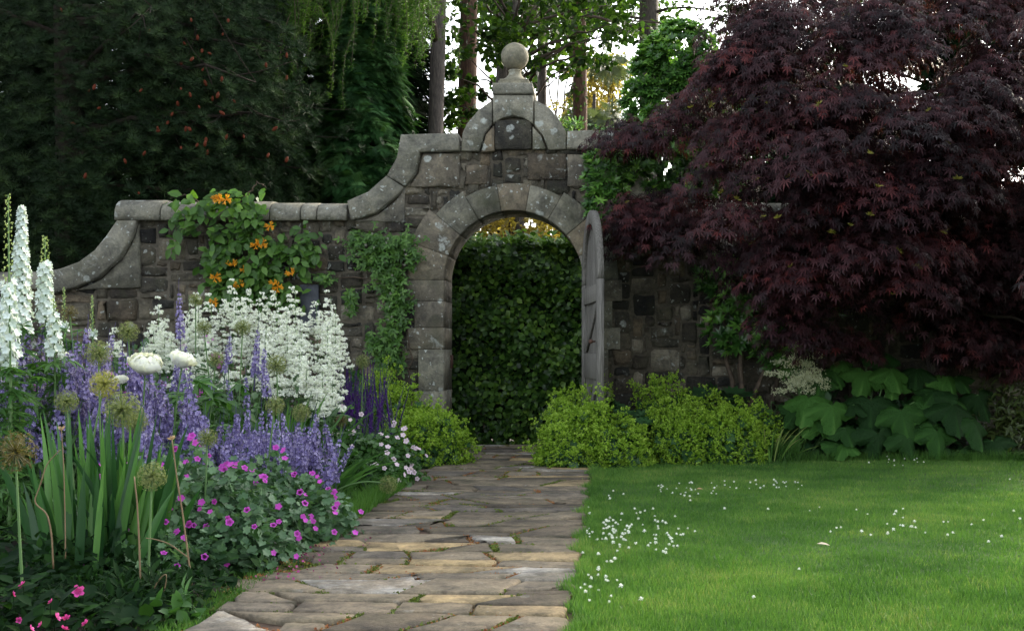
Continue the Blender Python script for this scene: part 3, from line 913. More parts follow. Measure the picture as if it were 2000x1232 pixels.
# cypresses: curtains of flat ferny sprays
def cypress(x, y, r, h, label, n):
    t = thing('cypress_tree', label, 'tree', (x, y, 0), 'cypress trees behind the wall')
    trunk(t, x, y, h * .96, .16, .03, M['redbark'])
    g = G()
    zz = U(.0, 1, n) ** 1.1
    a = U(0, 2 * PI, n)
    rad = r * (1 - zz * .75) * (.8 + .2 * np.sin(a * 5 + zz * 23)) * U(.72, 1.05, n)
    p = np.stack([x + np.cos(a) * rad, y + np.sin(a) * rad, .6 + zz * (h - .6)], -1)
    d = np.stack([np.cos(a), np.sin(a), -.35 + rng.normal(size=n) * .35], -1)
    tone = np.clip(rng.beta(2, 2.4, n) + .15 * np.sin(zz * 40 + a * 3), 0, 1)
    for i in (0, 1):
        s = slice(i, None, 2)
        g.inst(SPRAYS[i], p[s], frames(d[s] + rng.normal(size=(len(p[s]), 3)) * .25, (0, 0, 1)), U(.16, .32, len(p[s])), tone[s])
    g.build('foliage', M['cypress'], t)
cypress(-3.15, 15.6, .98, 6.2, 'feathery green cypress directly behind the scrolled ramp of the wall', 11000)
cypress(-4.7, 15.9, 1.15, 6.8, 'feathery cypress between the pine and the green cypress behind the scrolled ramp', 5000)

# larch: weeping strands at the top of the picture
lar = thing('larch_tree', 'grey barked larch with bright green strands weeping in front of its trunk', 'tree', tuple(W(852, 0, 17.5) * [1, 1, 0]))
trunk(lar, W(852, 0, 17.5)[0], 17.5, 12, .125, .08, M['bark'])
gb, gn = G(), G()
lp = lar.location
for i in range(150):
    k = int(U(0, 14)); px, py = 548 + k * 23.5 + rng.normal() * 8, (-70, -20, -50, 0, -90, -30, 10, -60, -10, -40, 0, -60, -30, -90)[k] + rng.normal() * 30 - 20
    
    a = W(px, py, U(13.9, 16.2))
    L = U(.45, 1.0)
    e = a + np.array([rng.normal() * .12, rng.normal() * .12, -L])
    pts = bez(a, a + np.array([(e - a)[0] * 1.6 + .06, 0, -L * .35]), e, 16)
    tube(gb, pts, np.linspace(.006, .002, 16), 4, .6)
    q = np.repeat(pts, 3, 0) + rng.normal(size=(48, 3)) * .015
    gn.inst(ROSET, q, frames(np.repeat(nrm(np.gradient(pts, axis=0)), 3, 0) + rng.normal(size=(48, 3)) * .3, (0, -1, .2)), U(.035, .075, 48), np.clip(U(.1, .9) + rng.normal(size=48) * .15, 0, 1))
for i in range(9):
    zz = U(5.2, 7.5)
    limb(gb, (lp[0], lp[1], zz), W(U(540, 860), U(-160, -10), U(14.8, 17)), .3, .05, .01)
gb.build('branches', M['twig'], lar)
gn.build('needles', M['larch'], lar)

# dark conifers further back close the left of the picture
DK = [(-9.5, 18.5, 2.2, 9.5, 'nearly black conifer in the far left corner behind the pine'), (-6.9, 19.5, 2.0, 10, 'black green conifer behind the middle of the pine'), (-4.6, 20.5, 1.75, 10.5, 'black green conifer behind the feathery cypresses'),
      (-5.7, 17.9, 1.75, 9.0, 'thick dark conifer between the pine and the cypresses'), (-3.55, 18.5, 1.1, 9.0, 'slender dark conifer behind the green cypress'),
      (-8.0, 16.4, 1.6, 8.0, 'dark conifer crowding the pine trunk from the left')]
for x, y, r, h, lab in DK:
    t = thing('conifer_tree', lab, 'tree', (x, y, 0), 'dark conifers beyond the wall')
    trunk(t, x, y, h * .95, .2, .04, M['bark'])
    g = G(); n = 5200
    zz = U(0, 1, n); a = U(0, 2 * PI, n)
    rad = r * (1 - zz * .6) * U(.25, 1.05, n) ** .5
    p = np.stack([x + np.cos(a) * rad, y + np.sin(a) * rad, .4 + zz * h], -1)
    d = np.stack([np.cos(a), np.sin(a), -.3 + rng.normal(size=n) * .3], -1)
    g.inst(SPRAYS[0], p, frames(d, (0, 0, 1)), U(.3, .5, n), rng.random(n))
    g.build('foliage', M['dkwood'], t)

# woodland trees seen past the finial: straight trunks, leafy tops
TR = [(913, 21.0, 35, 'red', 0, 'thick reddish trunk standing left of the ball finial'), (974, 24.0, 26, 'grey', .1, 'dark slim trunk half hidden behind the ball finial'),
      (1055, 26.0, 18, 'grey', 0, 'slim dark trunk just right of the ball finial'), (1129, 22.0, 28, 'red', 0, 'ivy speckled brown trunk midway between finial and evergreen shrub'),
      (1268, 23.0, 40, 'grey', .05, 'thick dark trunk rising above the evergreen shrub'), (1650, 25.0, 34, 'grey', 0, 'trunk glimpsed through the gaps of the purple maple')]
for i, (px, Y, wpx, kd, lean, lab) in enumerate(TR):
    x = W(px, 0, Y)[0]
    t = thing('woodland_tree', lab, 'tree', (x, Y, 0), 'woodland trees beyond the wall')
    r_ = wpx * Y / FOC / 2
    trunk(t, x, Y, 15, r_ * 1.12, r_ * .8, M['redbark' if kd == 'red' else 'bark'], lean)
    gb, gl = Each('branch', M['twig'], t), G()
    cs, rs = [], []
    for k in range(15):
        z0 = U(6.9, 12)
        a = U(0, 2 * PI)
        L = U(1.0, 2.6)
        e = (x + math.cos(a) * L, Y + math.sin(a) * L, z0 + U(-.5, .7))
        pts = limb(gb, (x, Y, z0), e, .2, .035, .008, 5)
        for f in (5, 7, 8):
            cs.append(pts[f] + rng.normal(size=3) * .2); rs.append(U(.28, .6))
    for k in range(5):                       # bare low twigs
        z0 = U(3.2, 5); sgn = random.choice((-1, 1))
        limb(gb, (x, Y, z0), (x + sgn * U(.4, 1.2), Y + U(-.3, .3), z0 + U(-.4, .2)), .05, .015, .003, 4)
    leafcloud(gl, BROAD, cs, rs, 60, .12, rnd=(0, 1))
    gl.build('crown', M['wood'], t)
    if px == 1129:
        g = G(); n = 600; a = U(0, 2 * PI, n)
        g.inst(BROAD, np.stack([x + np.cos(a) * r_ * 1.1, Y + np.sin(a) * r_ * 1.1, U(2.5, 8, n)], -1), frames(rdir(n) + (0, -.3, -.5), np.stack([np.cos(a), np.sin(a), 0 * a], -1)), U(.05, .11, n), U(.2, 1, n))
        g.build('ivy', M['wood'], t)
# leafy boughs reaching between the trunks
def bush_tree(name, lab, cat, px, Y, boxes, mat, leaf, size, per, group=None, trunk_r=.12, rnd=(0, 1)):
    x = W(px, 0, Y)[0]
    t = thing(name, lab, cat, (x, Y, 0), group)
    pk = trunk(t, x, Y, 6.5, trunk_r, trunk_r * .5, M['bark'])
    gb, gl = Each('branch', M['twig'], t), G()
    cs, rs, nl_ = [], [], 0
    for (a, b, c, d, k, rr) in boxes:
        for _ in range(k):
            q = W(U(a, b), U(c, d), Y + rng.normal() * .8)
            cs.append(q); rs.append(rr * U(.6, 1.2))
            if rng.random() < .4:
                nl_ += 1; limb(gb, (x, Y, min(6, max(1.5, q[2] - .6))), q, .15, .03, .006, 4)
    leafcloud(gl, leaf, cs, rs, per, size, rnd=rnd)
    gl.build('crown', mat, t)
    return t
bush_tree('woodland_tree', 'leafy broadleaf tree spreading over the top behind the ball finial', 'tree', 1010, 19.0, [(880, 1260, -70, 60, 46, .32), (940, 1140, 50, 125, 24, .18), (870, 905, 100, 250, 8, .12), (1090, 1200, 60, 150, 7, .15), (880, 960, 40, 240, 8, .10)], M['wood'], BROAD, .10, 42, 'woodland trees beyond the wall', .09)
bush_tree('woodland_tree', 'dark broadleaf tree far behind the slim trunks', 'tree', 1085, 32.0, [(870, 1300, -70, 70, 40, .55), (960, 1130, 60, 190, 10, .3)], M['wood'], BROAD, .15, 80, 'woodland trees beyond the wall', .1)
bush_tree('golden_tree', 'small tree with golden sunlit leaves far behind the wall', 'tree', 1190, 30.0, [(1145, 1225, 130, 215, 16, .42), (1090, 1200, 200, 260, 8, .4)], M['gold'], OVAL, .12, 110, None, .1)
bush_tree('golden_shrub', 'golden green sunlit shrub showing between hedge top and arch', 'shrub', 1000, 20.0, [(850, 1160, 380, 480, 36, .5)], M['gold'], OVAL, .11, 110, None, .06)
bush_tree('grey_green_tree', 'pale grey green spruce right of the ivy speckled trunk', 'tree', 1160, 26.0, [(1090, 1220, 210, 300, 14, .4), (1130, 1210, 100, 150, 3, .3)], leafmat('pale_spruce', [(.05, .075, .04), (.10, .13, .07)], .6, .2), SPRAYS[1], .3, 40, None, .07)

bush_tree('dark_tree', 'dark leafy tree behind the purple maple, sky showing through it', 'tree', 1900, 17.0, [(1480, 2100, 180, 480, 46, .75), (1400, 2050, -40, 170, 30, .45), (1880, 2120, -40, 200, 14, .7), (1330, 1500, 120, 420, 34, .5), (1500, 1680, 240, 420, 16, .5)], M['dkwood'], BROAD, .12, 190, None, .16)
# evergreen shrub beside and over the wall
def rosettes(g, c, n_leaf, L, tone, up):
    for p, u, tn in zip(c, up, tone):
        a = U(0, 2 * PI) + np.arange(n_leaf) * 2 * PI / n_leaf
        F0 = frames(np.array([u]), (.1, .2, .3))[0]
        d = (np.cos(a)[:, None] * F0[:, 0] + np.sin(a)[:, None] * F0[:, 2]) + u * U(.5, 1.7)
        g.inst(NARROW, np.repeat(p[None], n_leaf, 0), frames(d, np.repeat(np.array([u]), n_leaf, 0)), U(L * .75, L * 1.15, n_leaf), np.clip(tn + rng.normal(size=n_leaf) * .08, 0, 1))
def evergreen(lab, base, blobs, n, L=.115):
    t = thing('evergreen_shrub', lab, 'shrub', base, 'glossy evergreen shrubs by the wall')
    g, gb = G(), Each('stem', M['twig'], t)
    for (px, py, Y, rx, ry, k) in blobs:
        s = Y / FOC
        c0 = W(px, py, Y)
        m = int(n * k)
        u = rdir(m); u[:, 1] = -abs(u[:, 1]) * .8 + rng.normal(size=m) * .15
        u = nrm(u)
        rad = (U(.45, 1, m) ** .5)[:, None]
        p = c0 + u * rad * np.array([rx * s, min(rx, ry) * s * .9, ry * s])
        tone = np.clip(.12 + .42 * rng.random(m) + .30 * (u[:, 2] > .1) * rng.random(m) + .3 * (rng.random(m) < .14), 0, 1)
        rosettes(g, p, 8, L, tone, nrm(u * .7 + (0, -.2, .7)))
        limb(gb, (base[0] + rng.normal() * .1, base[1], 0), c0, .2, .035, .012, 6)
    g.build('leaves', M['laurel'], t)
evergreen('tall glossy evergreen shrub spilling over the wall right of the archway', (.15, 13.5, 0),
          [(1330, 115, 12.7, 72, 70, 2.4), (1275, 145, 12.7, 42, 62, 1.2), (1385, 170, 12.8, 50, 50, 1), (1240, 200, 12.8, 25, 40, .5), (1300, 260, 12.7, 80, 55, 1), (1225, 300, 12.8, 70, 55, 1), (1185, 340, 12.3, 48, 50, .8), (1290, 330, 12.5, 80, 60, .8), (1400, 300, 13.0, 110, 90, 1.2), (1440, 200, 13.2, 70, 60, .5), (1170, 400, 12.2, 25, 30, .3), (1180, 275, 12.9, 30, 22, .3)], 190, .09)
evergreen('dark glossy evergreen shrub under the purple maple, against the wall', (1.35, 12.1, 0),
          [(1480, 560, 12.1, 75, 85, 1), (1440, 640, 12.1, 65, 55, .7), (1530, 660, 12.0, 60, 70, .8), (1400, 540, 12.3, 45, 40, .4), (1580, 560, 12.2, 70, 90, .8)], 95)

# purple Japanese maple
mapl = thing('maple_tree', 'spreading purple leaved Japanese maple covering the right end of the wall', 'tree', (3.25, 12.15, 0))
gt, gl = G(), G()
b0 = np.array([3.25, 12.15, -.05])
tube(gt, bez(b0, b0 + (.05, 0, .6), b0 + (-.15, -.05, 1.4), 7), np.linspace(.10, .075, 7), 10, .1, wob=.05)
gt.build('trunk', M['bark'], mapl, smooth=True)
gb = G()
fork = b0 + np.array([-.15, -.05, 1.4])
pads = []
poly = np.array([(1400, -60), (1430, 60), (1400, 135), (1300, 165), (1215, 215), (1205, 255), (1330, 275), (1350, 330), (1270, 370), (1200, 390), (1225, 440), (1320, 470), (1430, 470), (1500, 540), (1530, 640), (1620, 690), (1700, 640), (1770, 600), (1850, 580), (1900, 660), (2080, 700), (2120, -60)], float)
def inpoly(px, py, q=poly):
    c = False
    for (x1, y1), (x2, y2) in zip(q, np.roll(q, -1, 0)):
        if (y1 > py) != (y2 > py) and px < (x2 - x1) * (py - y1) / (y2 - y1) + x1: c = not c
    return c
holes = [(1760, 125, 24), (1830, 135, 16), (1590, 230, 14), (1450, 60, 10)]
while len(pads) < 310:
    px, py = U(1180, 2110), U(-60, 690)
    if not inpoly(px, py): continue
    if any(math.hypot(px - a, py - b) < r * 1.6 for a, b, r in holes): continue
    if py > 520 and rng.random() < .35: continue
    # the crown bulges towards the viewer in its middle
    Y = 12.1 - 2.0 * max(0, 1 - ((px - 1720) / 520) ** 2) * max(0, 1 - ((py - 330) / 480) ** 2) + U(-.15, .9)
    if px < 1330: Y = U(11.7, 12.25)
    if px > 1830 and py > 380: Y = U(10.8, 12.3)
    pads.append((W(px, py, Y), U(.22, .42)))
for _ in range(70):                          # boughs low over the bed at the right
    pads.append((W(U(1840, 2090), U(330, 690), U(11.4, 12.35)), U(.25, .4)))
for _ in range(60):                          # unseen pads added to the crown to shade the lawn's right side
    Y = U(7.5, 12.3); pads.append((np.array([.335 * Y + U(.5, 2.6), Y, U(1.5, 4.8)]), U(.35, .6)))
for i, (c, r) in enumerate(pads):
    n = int(135 * (r / .3) ** 1.6)
    a, q = U(0, 2 * PI, n), rng.random(n) ** .55
    p = c + np.stack([np.cos(a) * q * r * 1.15, np.sin(a) * q * r, -q * q * r * .75 + rng.normal(size=n) * .035], -1)
    d = np.stack([np.cos(a) * .9, np.sin(a) * .7 - .35, -.55 - .5 * q + rng.normal(size=n) * .3], -1) + rng.normal(size=(n, 3)) * .3
    tone = np.clip(rng.beta(2, 3.2, n) + (.4 if rng.random() < .14 else rng.normal() * .1) * rng.random(n) + rng.normal() * .10, 0, 1)
    gl.inst(MAPLE, p, frames(d, np.stack([np.cos(a) * .4, np.sin(a) * .4 - .3, np.ones(n)], -1)), U(.05, .095, n), tone)
    if i % 3 == 0 and i < len(pads) - 60: limb(gb, fork + (0, 0, U(-.2, .3)), c - (0, 0, .05), .35, .035, .006, 5, 10)
gb.build('branches', M['dktwig'], mapl)
gl.build('leaves', M['maple'], mapl)
sm = G(); ss = G()
sm.inst(NARROW, np.zeros((16, 3)), frames(rdir(16) * [1, .6, .5] + (0, 0, .35), (0, -1, .2)), U(.018, .042, 16), rng.random(16))
smesh = sm.mesh('seed_cluster', M['samara'])
for px, py in [(1410, 375), (1340, 360), (1545, 520), (1715, 365), (1815, 215), (1790, 520), (1800, 525), (1755, 490), (1745, 575), (1765, 570), (1625, 455), (1540, 345), (1480, 350), (1440, 390), (1500, 200), (1600, 205), (1850, 280), (1870, 350), (1845, 455), (1700, 300), (1660, 440), (1580, 545), (1580, 340), (1650, 130), (1390, 205), (1350, 210), (1225, 395), (1490, 425), (1520, 425), (1700, 420)]:
    o = bpy.data.objects.new('seed_cluster', smesh); C.objects.link(o); o.parent = mapl
    Y = 12.1 - 2.0 * max(0, 1 - ((px - 1720) / 520) ** 2) * max(0, 1 - ((py - 330) / 480) ** 2) - .28
    o.location = Vector(W(px, py, Y)) - mapl.location
    o.rotation_euler = (rng.normal() * .4, rng.normal() * .4, U(0, 6)); o.scale = [U(.9, 1.5)] * 3

# ------------------------------------------------------------------ climbers on the wall
def climber(name, lab, cat, base, ells, n, T, size, mat, stems, hang=-.5):
    t = thing(name, lab, cat, base)
    gs, gl = Each('stem', M['twig'], t), G()
    tot = sum(e[2] * e[3] for e in ells)
    for px, py, rx, ry in ells:
        m = int(n * rx * ry / tot)
        u = rng.normal(size=(m, 2)) * .5
        x, z = (px + u[:, 0] * rx - 1194) / 192, EYE + (684 - py - u[:, 1] * ry) / 192
        dep = WY - .06 - abs(rng.normal(size=m)) * .07
        zt = top(x)
        z = np.minimum(z, zt + .04 + .05 * rng.random(m))
        dep = np.where(z > zt - .24, dep - .08, dep)
        d = np.stack([rng.normal(size=m) * .7, -.45 + rng.normal(size=m) * .3, hang + rng.normal(size=m) * .5], -1)
        gl.inst(T, np.stack([x, dep, z], -1), frames(d, np.stack([rng.normal(size=m) * .3, -np.ones(m), .6 + rng.normal(size=m) * .3], -1)), U(size * .65, size * 1.25, m), np.clip(rng.beta(2, 2, m), 0, 1))
    for path in stems:
        pts = np.array([[P(a, b)[0], WY - .05 - (.13 if b < 425 else 0), P(a, b)[1]] for a, b in path])
        tt = np.linspace(0, len(pts) - 1, len(pts) * 4)
        sp = np.stack([np.interp(tt, np.arange(len(pts)), pts[:, k]) for k in range(3)], -1)
        sp[1:-1] += rng.normal(size=(len(sp) - 2, 3)) * .008
        tube(gs, sp, np.linspace(.009, .003, len(sp)), 5, .6)
    gl.build('leaves', mat, t)
    return t
hon = climber('honeysuckle', 'honeysuckle with orange flowers scrambling up the wall and over its cope', 'climber', (P(480, 0)[0], 12.4, 0),
              [(420, 400, 55, 22), (480, 395, 45, 25), (500, 445, 55, 35), (450, 490, 40, 60), (530, 500, 45, 50), (500, 550, 80, 50), (540, 570, 50, 45), (455, 560, 35, 40), (352, 455, 14, 40), (395, 430, 35, 25), (430, 500, 30, 40), (600, 490, 40, 50)], 900, OVAL, .12, M['vine'],
              [[(470, 885), (450, 700), (440, 560), (445, 470), (420, 410)], [(500, 885), (505, 700), (500, 560), (520, 470), (455, 395)], [(520, 885), (560, 700), (550, 560), (500, 440)], [(445, 500), (400, 440), (355, 420), (350, 500)], [(480, 400), (500, 375), (515, 360), (530, 372)], [(400, 400), (370, 385), (345, 392)]])
hm = G()
for i in range(11):
    a = U(0, 2 * PI)
    d = np.array([math.cos(a) * .8, -.55, math.sin(a) * .6 + .15])
    d /= np.linalg.norm(d)
    e = d * .05
    pts = bez((0, 0, 0), e * .6 + (0, 0, .01), e, 5)
    tube(hm, pts, [.003, .004, .005, .006, .009], 5, U(0, .7), cap=False)
    k = 4
    hm.inst(NARROW, np.repeat(e[None], k, 0), frames(d + rng.normal(size=(k, 3)) * .8, (0, -1, .3)), U(.02, .034, k), U(.3, 1, k))
hmesh = hm.mesh('flower_cluster', M['honey'])
for px, py, s in [(447, 397, 1), (460, 398, 1), (539, 446, .9), (512, 482, 1), (520, 480, 1), (466, 521, 1), (488, 529, .7), (432, 545, 1), (580, 538, 1), (553, 563, 1), (545, 557, .8), (478, 558, .8), (432, 592, .9), (469, 560, .6), (440, 395, .7)]:
    o = bpy.data.objects.new('flower_cluster', hmesh); C.objects.link(o); o.parent = hon
    p = P(px, py); o.location = Vector((p[0], WY - (.30 if py < 420 else .2), p[1])) - hon.location
    o.rotation_euler = (rng.normal() * .3, rng.normal() * .3, rng.normal() * .4); o.scale = [s * 1.0] * 3
clm = climber('clematis', 'green clematis with small grey seedheads trained up the wall left of the arch', 'climber', (P(760, 0)[0], 12.4, 0),
              [(712, 470, 34, 22), (775, 478, 40, 22), (735, 505, 40, 26), (765, 545, 36, 30), (778, 590, 28, 36), (768, 650, 24, 40), (765, 700, 30, 30), (806, 500, 22, 20), (735, 670, 16, 22), (640, 545, 16, 12), (690, 590, 12, 26)], 1350, LEAF3, .062, M['vine'],
              [[(770, 880), (765, 760), (775, 640), (755, 540), (720, 460)], [(780, 880), (800, 740), (805, 700), (790, 600), (785, 500), (820, 480)], [(755, 540), (640, 545), (600, 560)]])
sdm = G(); sdm.add(*T_burst(46, .02, .0016, -.6, seed=9), .5); sdmesh = sdm.mesh('seedhead', M['seed'])
for px, py in [(722, 482), (738, 487), (762, 478), (735, 460), (797, 492), (797, 520), (760, 515), (770, 575), (773, 540), (768, 600), (772, 620), (800, 500), (732, 697), (765, 470), (705, 500), (765, 625)]:
    o = bpy.data.objects.new('seedhead', sdmesh); C.objects.link(o); o.parent = clm
    p = P(px, py); o.location = Vector((p[0], WY - .22, p[1])) - clm.location; o.rotation_euler = (PI * .0 + rng.normal() * .3, 0, rng.normal()); o.scale = [U(.9, 1.3)] * 3
# little plants rooted on the wall head
for px, py, lab in ((1118, 250, 'tuft of green leaves growing on the flat cope right of the pediment'), (1230, 262, 'small leafy tuft on the cope beside the evergreen shrub')):
    p = P(px, py)
    t = thing('wall_plant', lab, 'plant', (p[0], 12.6, p[1]))
    g = G(); n = 110
    q = np.stack([rng.normal(size=n) * .08, rng.normal(size=n) * .06, abs(rng.normal(size=n)) * .04], -1)
    g.inst(NARROW, q, frames(rdir(n) + (0, -.2, .6), (0, -.4, 1)), U(.05, .1, n), U(.3, 1, n)); g.build('leaves', M['laurel'], t, local=True)

# ------------------------------------------------------------------ border plants
def dome(n, rx, ry, h, inner=.75, low=0.0):
    u = rdir(n); u[:, 2] = abs(u[:, 2])
    rad = U(inner, 1.0, n)[:, None]
    wob = 1 + .12 * np.sin(u[:, 0:1] * 7 + u[:, 1:2] * 5) + .08 * np.sin(u[:, 2:3] * 11 + u[:, 0:1] * 9)
    return u * rad * wob * np.array([rx, ry, h]) + (0, 0, low), nrm(u / np.array([rx, ry, h]))
def leafmound(g, off, rx, ry, h, n, T, size, inner=.6, tilt=.6, droop=-.25, tone=(0, 1)):
    p, nn = dome(n, rx, ry, h, inner)
    d = nn * tilt + rng.normal(size=(n, 3)) * .5 + (0, 0, droop)
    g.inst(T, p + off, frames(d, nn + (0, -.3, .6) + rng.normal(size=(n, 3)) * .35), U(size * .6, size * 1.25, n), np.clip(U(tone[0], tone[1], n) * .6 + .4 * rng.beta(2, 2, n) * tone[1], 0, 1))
def froth(g, off, rx, ry, h, n, size):
    p, nn = dome(n, rx, ry, h, .86)
    g.inst(FROTH, p + off + rng.normal(size=(n, 3)) * .02, frames(rdir(n), (0, 0, 1)), U(size * .6, size * 1.3, n), np.clip(.25 + .5 * rng.random(n) + .25 * nn[:, 2] * rng.random(n), 0, 1))
def mantle(lab, base, bl, grp='lime green froth clumps by the path'):
    t = thing('lady_mantle', lab, 'plant', base, grp)
    gl, gf = G(), G(); gs = gl  # flower stalks are drawn into the leaves mesh
    for ox, oy, rx, ry, h, k in bl:
        leafmound(gl, (ox, oy, 0), rx * .92, ry * .92, h * .86, int(260 * k), ROUNDLF, .055, .6, .7)
        froth(gf, (ox, oy, .02), rx, ry, h, int(1500 * k), .021)
        m = int(60 * k)
        p, nn = dome(m, rx, ry, h, .95)
        for q, v in zip(p, nn):
            a = q + (ox, oy, .02); b = a + nrm(v + (0, 0, .8)) * U(.03, .10)
            tube(gs, [a * .9 + np.array([ox, oy, 0]) * .1, (a + b) / 2, b], .0018, 4, .6, False)
            kk = 10
            gf.inst(FROTH, b + rng.normal(size=(kk, 3)) * .022, frames(rdir(kk), (0, 0, 1)), U(.012, .022, kk), U(.4, 1, kk))
    gl.build('leaves', M['mound'], t, local=True)
    gf.build('flower_froth', M['froth'], t, local=True)
mantle('lime frothed clump spilling onto the paving at the left foot of the arch', (-1.62, 11.2, 0), [(0, 0, .34, .34, .46, 1.0), (-.22, .1, .3, .3, .42, .8)])
mantle('upper lime frothed clump between purple salvia and the left jamb', (-2.0, 11.9, 0), [(0, 0, .3, .25, .66, .8), (-.25, .2, .28, .25, .84, .8), (.2, -.1, .25, .25, .5, .6)])
mantle('lime frothed mound nearest the paving on the right of the arch', (-.36, 10.98, 0), [(0, 0, .34, .3, .40, 1.1), (.36, .02, .36, .3, .42, 1.1), (.02, .35, .3, .3, .52, .7)])
mantle('lime frothed clump in front of the open gate foot', (-.42, 11.75, 0), [(0, 0, .2, .2, .68, .45), (.3, .1, .18, .18, .72, .35)])
mantle('slim lime frothed clump right before the free edge of the open gate', (-.2, 10.95, 0), [(0, 0, .16, .13, .60, .35), (.14, .05, .14, .12, .56, .25)])
mantle('tallest lime frothed clump standing back against the dark wall', (.5, 11.75, 0), [(0, 0, .34, .28, .76, 1.0), (.38, -.1, .3, .25, .60, .8)])
mantle('low lime frothed clump running along the lawn edge in the right bed', (.72, 11.25, 0), [(0, 0, .36, .26, .46, 1.0), (.36, .05, .34, .26, .5, .8), (-.2, .1, .3, .25, .5, .7)])
mantle('sparse lime frothed clump next to the tall grass tuft', (1.3, 11.65, 0), [(0, 0, .3, .25, .52, .6)])
# broad leaves among the froth on the right
def bigleaf_plant(name, lab, base, n, R, L, hz, mat, T, grp=None, tone=(0, 1)):
    t = thing(name, lab, 'plant', base, grp)
    g, gs = G(), G()
    for i in range(n):
        a = U(0, 2 * PI); q = math.sqrt(rng.random()) * R
        p = np.array([math.cos(a) * q, math.sin(a) * q * .7, hz * U(.55, 1.05) * (1 - .35 * q / R)])
        g.inst(T, p[None], frames(np.array([[math.cos(a), math.sin(a) - .5, -.35 + rng.normal() * .25]]), (math.cos(a) * .3, -.5, 1)), U(L * .7, L * 1.2, 1), U(tone[0], tone[1]))
        tube(gs, bez((p[0] * .3, p[1] * .3, 0), (p[0] * .5, p[1] * .5, p[2] * .8), p, 5), .004, 5, .4, False)
    gs.build('stalks', M['stem'], t, local=True)
    g.build('leaves', mat, t, local=True)
    return t
bigleaf_plant('broad_leaf_plant', 'patch of broad blue green leaves between the lime clumps beside the gate', (.0, 11.4, 0), 70, .42, .15, .58, M['mound'], ROUNDLF, None, (0, .5))
bigleaf_plant('broad_leaf_plant', 'broad blue green leaves showing behind the tallest lime clump', (1.0, 11.95, 0), 55, .4, .17, .78, M['mound'], ROUNDLF, None, (0, .5))
bigleaf_plant('leafy_plant', 'bushy mid green plant filling the bed before the big lobed leaves', (1.55, 11.95, 0), 160, .42, .13, .55, M['lush'], OVAL)

# geranium mounds
def geranium(name, lab, base, bl, T, lsize, lmat, nfl, fmat, fsize, ftone=None, spread=1.0, dens=1300, grp=None):
    t = thing(name, lab, 'plant', base, grp)
    gl = G(); gs = gl  # the leaves mesh also holds the flower stalks
    fm = G()
    fm.inst(STAR5, np.zeros((1, 3)), np.eye(3)[None], 1.0, .5)
    fm.inst(STAR5, np.zeros((1, 3)), np.eye(3)[None] * .6, 1.0, .9)
    fme = fm.mesh('flower', fmat)
    fme2 = None
    tot = sum(b[2] * b[3] for b in bl)
    for ox, oy, rx, ry, h in bl:
        k = rx * ry / tot
        leafmound(gl, np.array((ox, oy, 0)), rx, ry, h, int(dens * k), T, lsize, .55, .8)
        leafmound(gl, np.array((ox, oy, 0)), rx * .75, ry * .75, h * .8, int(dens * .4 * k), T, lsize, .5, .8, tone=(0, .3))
        m = max(1, round(nfl * k))
        made = 0
        while made < m:
            p, nn = dome(1, rx, ry, h, .98)
            p, v = p[0], nn[0]
            if v[1] > .3 or (v[2] < .1): continue
            a = p + np.array((ox, oy, 0))
            if any(((a[0] - c[0]) / c[2]) ** 2 + ((a[1] - .12 - c[1]) / c[3]) ** 2 + (a[2] / c[4]) ** 2 < 1.0 for c in bl): continue
            b = a + nrm(v + (0, -.2, .6)) * U(.0, .035)
            tube(gs, [a * [1, 1, .7], a, b], .0016, 4, .5, False)
            o = bpy.data.objects.new('flower', fme); C.objects.link(o); o.parent = t
            o.location = b
            z = Vector(nrm(v * .5 + np.array((0, -.75, .35)) + rng.normal(size=3) * .35))
            o.rotation_euler = z.to_track_quat('Z', 'Y').to_euler()
            o.scale = [fsize * U(.75, 1.15)] * 3
            made += 1
    gl.build('leaves', lmat, t, local=True)
    return t
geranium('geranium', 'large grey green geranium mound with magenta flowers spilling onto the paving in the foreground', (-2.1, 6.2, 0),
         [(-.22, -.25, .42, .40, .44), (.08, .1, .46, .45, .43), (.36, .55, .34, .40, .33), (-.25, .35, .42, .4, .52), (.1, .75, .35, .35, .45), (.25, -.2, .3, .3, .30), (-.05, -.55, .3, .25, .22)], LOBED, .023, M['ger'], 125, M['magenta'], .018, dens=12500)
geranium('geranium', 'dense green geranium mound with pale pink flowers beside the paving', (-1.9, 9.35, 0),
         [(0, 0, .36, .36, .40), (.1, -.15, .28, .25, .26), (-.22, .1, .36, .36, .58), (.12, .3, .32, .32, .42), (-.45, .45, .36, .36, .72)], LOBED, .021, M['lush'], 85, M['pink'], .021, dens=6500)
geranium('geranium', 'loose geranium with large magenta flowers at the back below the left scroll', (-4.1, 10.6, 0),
         [(0, 0, .5, .3, 1.12), (.5, 0, .35, .3, 1.15), (-.45, -.1, .4, .3, 1.05)], LOBED, .03, M['ger'], 26, M['magenta'], .05, dens=2600)

